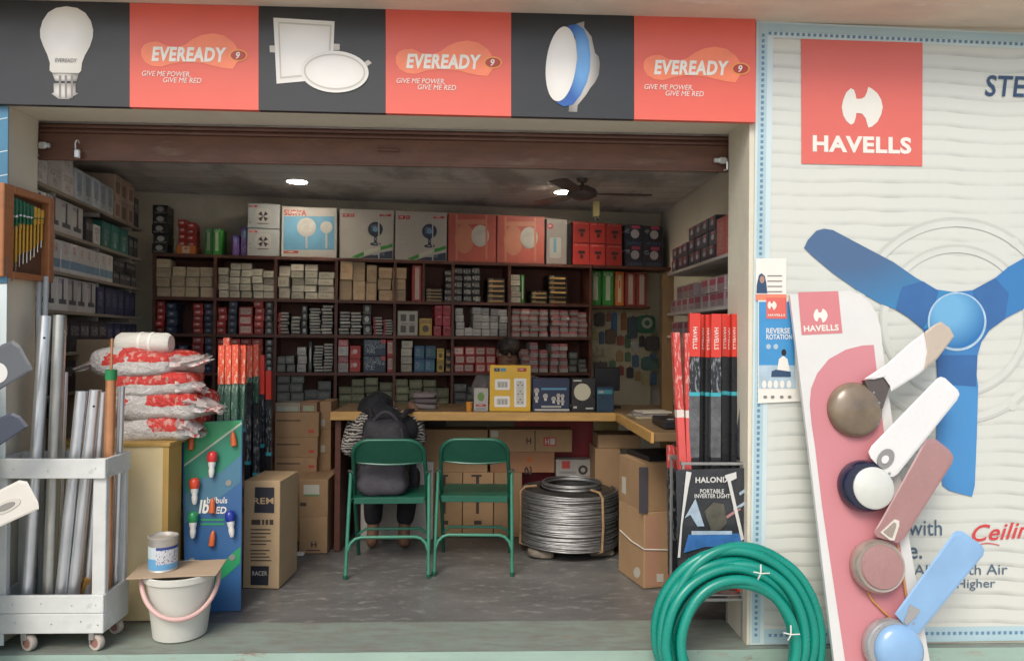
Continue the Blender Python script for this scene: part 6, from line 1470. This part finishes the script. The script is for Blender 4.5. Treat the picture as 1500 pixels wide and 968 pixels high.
m = MB(); m.cbox(rx0 + .002, rx1 - .002, ry0 + .008, ry1 - .008, zlo - .006, zlo, .002); m.build('shelf_plate', RKM, rk)
G2 = 'tube-light boxes standing in the rack'
k = 0
for px, yt, pb, Y, w, tall in ((1017, 459, 1013, 3.62, .054, 1), (1029, 461, 1027, 3.70, .026, 0), (1036, 461, 1034, 3.66, .026, 0), (1048, 460, 1046, 3.62, .050, 1), (1060, 460, 1059, 3.70, .030, 0), (1067, 461, 1066, 3.70, .024, 0), (1074, 460, 1072, 3.66, .024, 0), (1081, 460, 1079, 3.66, .024, 0), (1091, 459, 1086, 3.62, .050, 1)):
    top = P(px, yt, Y + .02); bot = P(pb, 870, Y - .01); bot = top + (bot - top) * ((top.z - zlo - .004) / (top.z - bot.z))
    tube_box('tube_light_box', top, bot, w, .04, [(.158, TRED, 'red_end'), (.285, TBLKP if tall else TBLK, 'printed_body'), (.300, TTEAL, 'teal_stripe'), (.52, TGREY if tall else TBLK, 'picture_band'), (.97, TBLK, 'lower_body'), (1.0, TRED, 'bottom_end')],
             'red-topped black tube-light box, %s from left in the rack' % ORD[k], G2, R(-2), face_text=[('HAVELLS', .050, .130, .022 if tall else .013, TW)]); k += 1
for i, (px, yt, pb, Y) in enumerate(((989, 487, 1000, 3.60), (1006, 488, 1010, 3.60))):
    top = P(px, yt, Y + .04); bot = P(pb, 700, Y + .02); bot = top + (bot - top) * ((top.z - zlo - .004) / (top.z - bot.z))
    tube_box('tube_light_box', top, bot, .036, .036, [(.30, TREDP, 'printed_body'), (.33, TW, 'white_label'), (.62, TPINK, 'rose_body'), (1.0, TREDP, 'lower_body')], '%s slim all-red tube-light box leaning at the left of the rack' % ('left', 'right')[i], G2, R(4))
# shorter tubes standing on the floor left of the rack
for i, (px, yt, Y) in enumerate(((982, 652, 3.86), (988, 655, 3.88))):
    top = P(px, yt, Y); bot = Vector((top.x + .01, top.y - .03, .003))
    tube_box('tube_light_box', top, bot, .036, .034, [(.13, TREDP, 'red_end'), (.55, TBLKP, 'printed_body'), (.75, TBLK, 'lower_body'), (1.0, TRED, 'bottom_end')], '%s short red-ended tube box on the floor beside the rack' % ('left', 'right')[i], 'short tube boxes beside the rack')
# poster hung on the rack front
HP = FY(ry0 - .012)
hp_ = thing('hanging_poster', 'dark plastic poster for a portable inverter light hung on the rack', 'poster', HP.hit(1042, 822))
z = lambda p: ZM(930, 640, .3388, p)
HB = mat('poster_dark', L(.035, .038, .042), .25, var=.3, scale=9, bump=.35, bscale=9)
m = MB(); 
gx, gy = 14, 14; vs, fs = [], []
for j in range(gy + 1):
    for i in range(gx + 1):
        x = 990 + (1093 - 990) * i / gx + (3 * j / gy); y = 688 - 3 * i / gx + (830 - 688) * j / gy
        vs.append(HP.hit(x, y, .004 * noise.noise(Vector((i * .35, j * .3, 2))) + .002))
fs = [(j * (gx + 1) + i, j * (gx + 1) + i + 1, (j + 1) * (gx + 1) + i + 1, (j + 1) * (gx + 1) + i) for j in range(gy) for i in range(gx)]
m.add(vs, fs); m.build('sheet', HB, hp_, True)
PW2 = mat('poster_white', L(.62, .62, .58), .4, var=.08); 
text('HALONIX', z([(262, 198)])[0], (51, -1), (0, -8.5), HP, .0085, PW2, hp_, .03); text('PORTABLE', z([(282, 243)])[0], (35, 0), (0, -6.5), HP, .0085, PW2, hp_, .02); text('INVERTER LIGHT', z([(258, 263)])[0], (52, 0), (0, -6), HP, .0085, PW2, hp_, .02)
flat(z([(185, 520), (200, 360), (222, 148), (245, 152), (232, 215), (205, 380), (196, 520)]), HP, .0090, PW2, hp_, 'tube_light_print')
flat(z([(388, 165), (438, 150), (440, 178), (415, 190), (472, 440), (460, 448), (400, 190)]), HP, .0090, PW2, hp_, 'tube_light_print')
flat(z([(215, 350), (262, 265), (300, 385), (270, 385), (240, 335)]), HP, .0080, mat('poster_pale_blue', L(.36, .46, .54), .4, var=.25, scale=20), hp_, 'tent_print')
flat(z([(300, 320), (340, 280), (385, 290), (400, 370), (370, 400), (330, 405)]), HP, .0080, mat('poster_olive', L(.09, .085, .065), .4, var=.4, scale=20), hp_, 'figure_print')
flat(z([(210, 500), (232, 420), (460, 415), (470, 470), (300, 475)]), HP, .0078, mat('poster_blue', L(.04, .15, .38), .4, var=.3, scale=14), hp_, 'blue_print')
flat(z([(245, 405), (420, 405), (420, 420), (245, 422)]), HP, .0084, MATS['poster_pale_blue'], hp_, 'text_line')
for x, y in ((395, 340), (425, 310), (450, 240)): flat(z([(x, y), (x + 60, y - 40), (x + 62, y - 26), (x + 4, y + 12)]), HP, .0082, MATS['poster_pale_blue'] if y < 320 else mat('poster_rose', L(.42, .2, .2), .4), hp_, 'stripe_print')

# ---------------------------------------------------------------- green hose coil
HG = mat('green_hose', L(.002, .24, .175), .28, var=.12, scale=5, spec=.6)
hc = thing('hose_coil', 'coil of ribbed green suction hose leaning at the plinth by the rack', 'hose', P(1082, 1050, 3.3))
hy = 3.31
LOOPS = [(1078, 946, 88, 98, .0), (1083, 948, 84, 88, -.05), (1086, 938, 92, 86, .04), (1080, 942, 98, 100, .06), (1076, 938, 104, 110, -.03), (1084, 936, 110, 106, .09), (1078, 932, 115, 116, .015), (1080, 925, 122, 122, .07), (1092, 938, 114, 134, .03), (1098, 946, 112, 138, .09)]
def hose():
    pts = []; rad = []; n = 340; T = len(LOOPS) - 1
    for i in range(n * T + 1):
        t = i / n; k = min(int(t), T - 1); f = t - k; f = f * f * (3 - 2 * f)
        cx, cy, rx, ry, dy = [LOOPS[k][q] * (1 - f) + LOOPS[k + 1][q] * f for q in range(5)]
        a = -math.pi / 2 + 2 * math.pi * t
        c = P(cx, cy, hy + dy - .05); s = c.y / F
        w = 1 + .035 * noise.noise(Vector((math.cos(a) * 1.3, math.sin(a) * 1.3, t * .8)))
        pts.append(c + Vector((rx * s * w * math.cos(a), .03 * math.sin(a) + .02 * noise.noise(Vector((math.cos(a), math.sin(a), t * 1.1 + 5))), ry * s * w * math.sin(a))))
        rad.append(.0222 + (.0008 if i % 2 else -.0008))
    m = MB(); m.tube(pts, .022, 12, radii=rad); return m.build('hose', HG, hc, True)
hose()
TIE = mat('white_tie', L(.7, .68, .62), .6)
for px, py, dd in ((1113, 838, (.03, .01)), (1157, 927, (.0, .0))):
    a = P(px, py, hy - .115)
    m = MB(); m.tube([a + Vector((.004, .0, .035)), a + Vector((0, -.012, .0)), a + Vector((-.008, .0, -.03))], .0035, 6); m.tube([a + Vector((-.03, -.004, .004)), a + Vector((0, -.014, .0)), a + Vector((.04, -.01, .0))], .0028, 6); m.build('tie_string', TIE, hc, True)

# ---------------------------------------------------------------- leaning fan sample board
g0, g1, g2 = P(1157, 432, 3.452), P(1290, 445, 3.452), P(1222, 968, 3.24)
FB = plane3(g0, g1, g2)
zg = 1092
fbd = thing('fan_display_board', 'tall white and pink board with four fan samples leaning on the poster', 'display board', FB.hit(1300, zg))
WBD = mat('board_white', L(.66, .66, .63), .45, var=.05, scale=4, dirt=L(.5, .47, .42), dirt_lo=.6, dirt_hi=.85); PNKB = mat('board_pink', L(.57, .225, .245), .4, var=.05, scale=2); PNKD = mat('board_pink_square', L(.60, .21, .22), .4, var=.05)
m = MB(); m.prism([(1242, zg), (1381, zg), (1362, 968), (1330, 778), (1305, 600), (1294, 518), (1290, 480), (1284, 459), (1274, 443), (1260, 431), (1245, 425.5), (1157, 432), (1190, 700), (1222, 968)], FB, -.018, 0); bd = m.build('panel', WBD, fbd)
flat([(1280, 505), (1263, 506), (1239, 512), (1214, 526), (1197, 547), (1188, 569), (1186, 591), (1189, 622), (1194, 655), (1204, 740), (1238, 968), (1257, zg - 2), (1364, zg - 2), (1344, 968), (1319, 800), (1302, 690), (1291, 600)], FB, .001, PNKB, bd, 'pink_print')
s5 = lambda p: ZM(1090, 380, .30975, p)
flat(s5([(255, 155), (445, 150), (465, 348), (272, 357)]), FB, .0014, PNKD, bd, 'logo_square')
flat([(1202 + (x - 607) * .092, 462 + (y - 585) * .092) for x, y in HAV], FB, .0024, SWHITE, bd, 'emblem')
text('HAVELLS', s5([(284, 342)])[0], (51, -2), (-.8, -9), FB, .0024, SWHITE, bd, .03)
def pm_prism(pts, a, b, mm, parent, name):
    m = MB(); m.prism(pts, FB, a, b); bmo = m.build(name, mm, parent); return bmo
def lens_hub(px, py, rpx, prof, mm, parent, name, n=40):
    M = frame_on(FB, px, py, 0); s = (FB.hit(px + rpx, py) - FB.hit(px, py)).length
    m = MB(); m.lathe([(r * s, h) for r, h in prof], n, M); return m.build(name, mm, parent, True)
# 1 brown bowl fan
BRN = mat('fan_taupe', L(.19, .145, .095), .22, var=.35, scale=9, coat=.5); BRD = mat('fan_dark_taupe', L(.085, .065, .055), .35, var=.1, coat=.5); TAN = mat('blade_tan', L(.50, .42, .33), .3, var=.05, coat=.5); BWH = mat('blade_white', L(.72, .72, .70), .28, var=.03, coat=.5)
h1 = lens_hub(1250, 600, 39, [(0, .001), (1.0, .001), (1.0, .018), (.93, .036), (.80, .048), (.5, .060), (0, .066)], BRN, fbd, 'fan_sample', 36); h1['label'] = 'taupe fan hub with white and tan blade'
z6 = lambda p: ZM(1160, 320, .3307, p)
pm_prism(z6([(322, 716), (405, 703), (435, 742), (402, 842), (380, 830), (340, 760)]), .018, .046, BRD, h1, 'blade_bracket')
def blade(pts, a, b, mm, parent, bend=.012, name='blade'):
    """flat blade with a crowned face: outline ring, raised centre line"""
    m = MB(); n = len(pts); cx = sum(p[0] for p in pts) / n; cy = sum(p[1] for p in pts) / n
    inn = [(cx + (x - cx) * .88, cy + (y - cy) * .88) for x, y in pts]
    vs = [FB.hit(x, y, a) for x, y in pts] + [FB.hit(x, y, b) for x, y in pts] + [FB.hit(x, y, b + .003) for x, y in inn]
    fs = [tuple(range(n - 1, -1, -1))] + [(i, (i + 1) % n, n + (i + 1) % n, n + i) for i in range(n)] + [(n + i, n + (i + 1) % n, 2 * n + (i + 1) % n, 2 * n + i) for i in range(n)] + [tuple(2 * n + i for i in range(n))]
    m.add(vs, fs); return m.build(name, mm, parent)
blade(z6([(320, 710), (420, 645), (520, 555), (585, 505), (645, 565), (690, 560), (640, 625), (560, 690), (490, 735), (440, 765), (436, 742), (408, 702), (365, 712)]), .046, .054, BWH, h1)
blade(z6([(588, 503), (630, 470), (660, 456), (700, 485), (718, 522), (690, 560), (646, 618), (585, 668), (600, 590)]), .0555, .060, TAN, h1, name='blade_tip')
# 2 navy-ringed white hub
NVR = mat('fan_navy', L(.012, .016, .045), .2, var=.15, coat=.5); CRW = mat('hub_pearl', L(.62, .64, .58), .25, var=.06, coat=.5)
h2 = lens_hub(1262, 711, 36, [(0, .001), (1.0, .001), (1.02, .02), (.98, .05), (.88, .064), (.0, .064)], NVR, fbd, 'fan_sample'); h2['label'] = 'navy ringed fan hub with white blade'
lens_hub(1268, 713, 29, [(0, .0645), (1.0, .0645), (1.0, .072), (.9, .080), (0, .084)], CRW, h2, 'hub_cap')
z7 = lambda p: ZM(1160, 540, .248, p)
blade(z7([(452, 490), (470, 455), (860, 55), (880, 47), (905, 55), (980, 125), (990, 150), (975, 185), (625, 620), (600, 637), (570, 635), (465, 525)]), .05, .060, BWH, h2)
m = MB(); m.prism(z7([(x, y) for x, y in ell(556, 530, 46, 62, 24, 0, .55)]), FB, .063, .068); dc = m.build('decal', mat('blade_decal_grey', L(.26, .26, .25), .3), h2)
m = MB(); m.prism(z7(ell(552, 535, 20, 26, 18, 0, .55)), FB, .0685, .072); m.build('decal_centre', BWH, h2)
# 3 dusty rose
ROS = mat('fan_rose', L(.36, .20, .19), .28, var=.06, coat=.5); ROSR = mat('fan_champagne', L(.42, .36, .30), .22, .4, var=.1, coat=.5)
h3 = lens_hub(1280, 827, 37, [(0, .001), (.97, .001), (1.02, .02), (1.0, .05), (.9, .066), (.84, .064), (0, .062)], ROSR, fbd, 'fan_sample'); h3['label'] = 'dusty rose fan hub and blade with champagne rim'
lens_hub(1281, 827, 30.5, [(0, .0645), (1.0, .0645), (.94, .072), (0, .078)], ROS, h3, 'hub_cap')
z8 = lambda p: ZM(1160, 740, .2355, p)
blade([(1280, 779), (1290, 762), (1352, 650), (1358, 643), (1371, 643), (1391, 659), (1397, 669), (1395, 678), (1325, 788), (1315, 795), (1285, 786)], .05, .060, ROS, h3)
pm_prism(z8([(550, 168), (640, 85), (668, 95), (668, 125), (638, 218), (610, 215)]), .0635, .066, mat('decal_cream', L(.66, .62, .54), .3), h3, 'decal')
pm_prism(z8([(570, 165), (635, 105), (650, 112), (648, 135), (625, 200), (608, 195)]), .0662, .069, ROSR, h3, 'decal_centre')
# 4 sky blue
SKB = mat('fan_sky_blue', L(.24, .42, .64), .22, var=.12, scale=5, coat=.5); SKR = mat('fan_silver', L(.46, .46, .45), .25, .5, var=.1, coat=.5)
h4 = lens_hub(1299, 944, 39, [(0, .001), (.97, .001), (1.02, .025), (1.0, .05), (.92, .060), (0, .062)], SKR, fbd, 'fan_sample'); h4['label'] = 'sky blue fan hub and blade'
lens_hub(1305, 946, 35, [(0, .0625), (1.0, .0625), (.95, .078), (.75, .092), (.4, .10), (0, .103)], SKB, h4, 'hub_cap')
blade(z8([(640, 672), (1000, 175), (1022, 157), (1060, 160), (1180, 245), (1198, 275), (1190, 310), (790, 795), (765, 803), (720, 765)]), .05, .062, SKB, h4)
pm_prism(z8([(735, 615), (800, 652), (770, 695), (715, 745), (698, 725)]), .0655, .069, SKR, h4, 'decal')
for h_, sc_ in ((h1, ((1280, 575), (1288, 590))), (h2, ((1290, 682), (1303, 693))), (h3, ((1300, 784), (1312, 771))), (h4, ((1325, 921), (1338, 912)))):
    for px, py in sc_:
        M = frame_on(FB, px, py, .0635 if h_ is not h1 else .0465); m = MB(); m.lathe([(.0055, 0), (.005, .002), (0, .0028)], 12, M); m.build('screw', STEEL, h_, True)
WOR = mat('orange_wire', L(.62, .30, .07), .4, var=.1)
m = MB(); m.tube([FB.hit(*p, .012) for p in z8([(470, 535), (500, 590), (560, 650), (610, 695)])], .004, 6); m.build('wire', WOR, fbd, True)
m = MB(); m.tube([FB.hit(*p, .02) for p in z8([(655, 240), (675, 330), (690, 430), (705, 520), (712, 570)])], .004, 6); m.build('wire', WOR, fbd, True)

# ---------------------------------------------------------------- left fan sample board, mostly outside the picture
k0, k1, k2 = P(-150, 440, 3.44), P(-30, 440, 3.44), P(-150, 968, 3.24)
FL_ = plane3(k0, k1, k2); FB_keep = FB; FB = FL_
lbd = thing('fan_display_board', 'fan sample board at the left picture edge whose three blades reach into view', 'display board', FB.hit(-80, 1070))
m = MB(); m.prism([(-160, 1070), (-28, 1070), (-30, 440), (-150, 432)], FB, -.018, 0); m.build('panel', WBD, lbd)
for px, py, hm, bm_, pts, lab in ((-72, 590, mat('fan_slate', L(.085, .095, .105), .35, var=.08), mat('fan_slate', L(0, 0, 0)), [(-40, 575), (-40, 545), (2, 505), (18, 498), (30, 506), (46, 535), (47, 542), (0, 571), (-30, 590)], 'slate grey fan hub and blade'),
                                 (-72, 690, mat('fan_ink', L(.035, .045, .07), .3, var=.1), mat('fan_ink', L(0, 0, 0)), [(-40, 670), (-38, 640), (2, 610), (18, 604), (30, 609), (42, 624), (0, 652), (-30, 680)], 'ink blue fan hub and blade'),
                                 (-72, 800, mat('fan_ivory', L(.62, .60, .53), .35, var=.05), mat('fan_ivory', L(0, 0, 0)), [(-40, 785), (-40, 745), (0, 717), (28, 703), (40, 705), (56, 735), (57, 745), (0, 771), (-30, 792)], 'ivory fan hub and blade')):
    h = lens_hub(px, py, 38, [(0, .001), (1.0, .001), (1.02, .02), (.95, .05), (.7, .066), (0, .07)], hm, lbd, 'fan_sample'); h['label'] = lab
    blade(pts, .05, .060, bm_, h)
    if 'slate' in lab: pm_prism(ell(-3, 546, 14, 15, 20), .0635, .0645, PW2, h, 'sticker')
    if 'ivory' in lab: pm_prism(ell(8, 742, 24, 8, 20, 0, -.42), .0635, .066, SGREY, h, 'decal'); pm_prism(ell(8, 742, 15, 4.5, 20, 0, -.42), .0662, .068, SDGREY, h, 'decal_centre')
FB = FB_keep
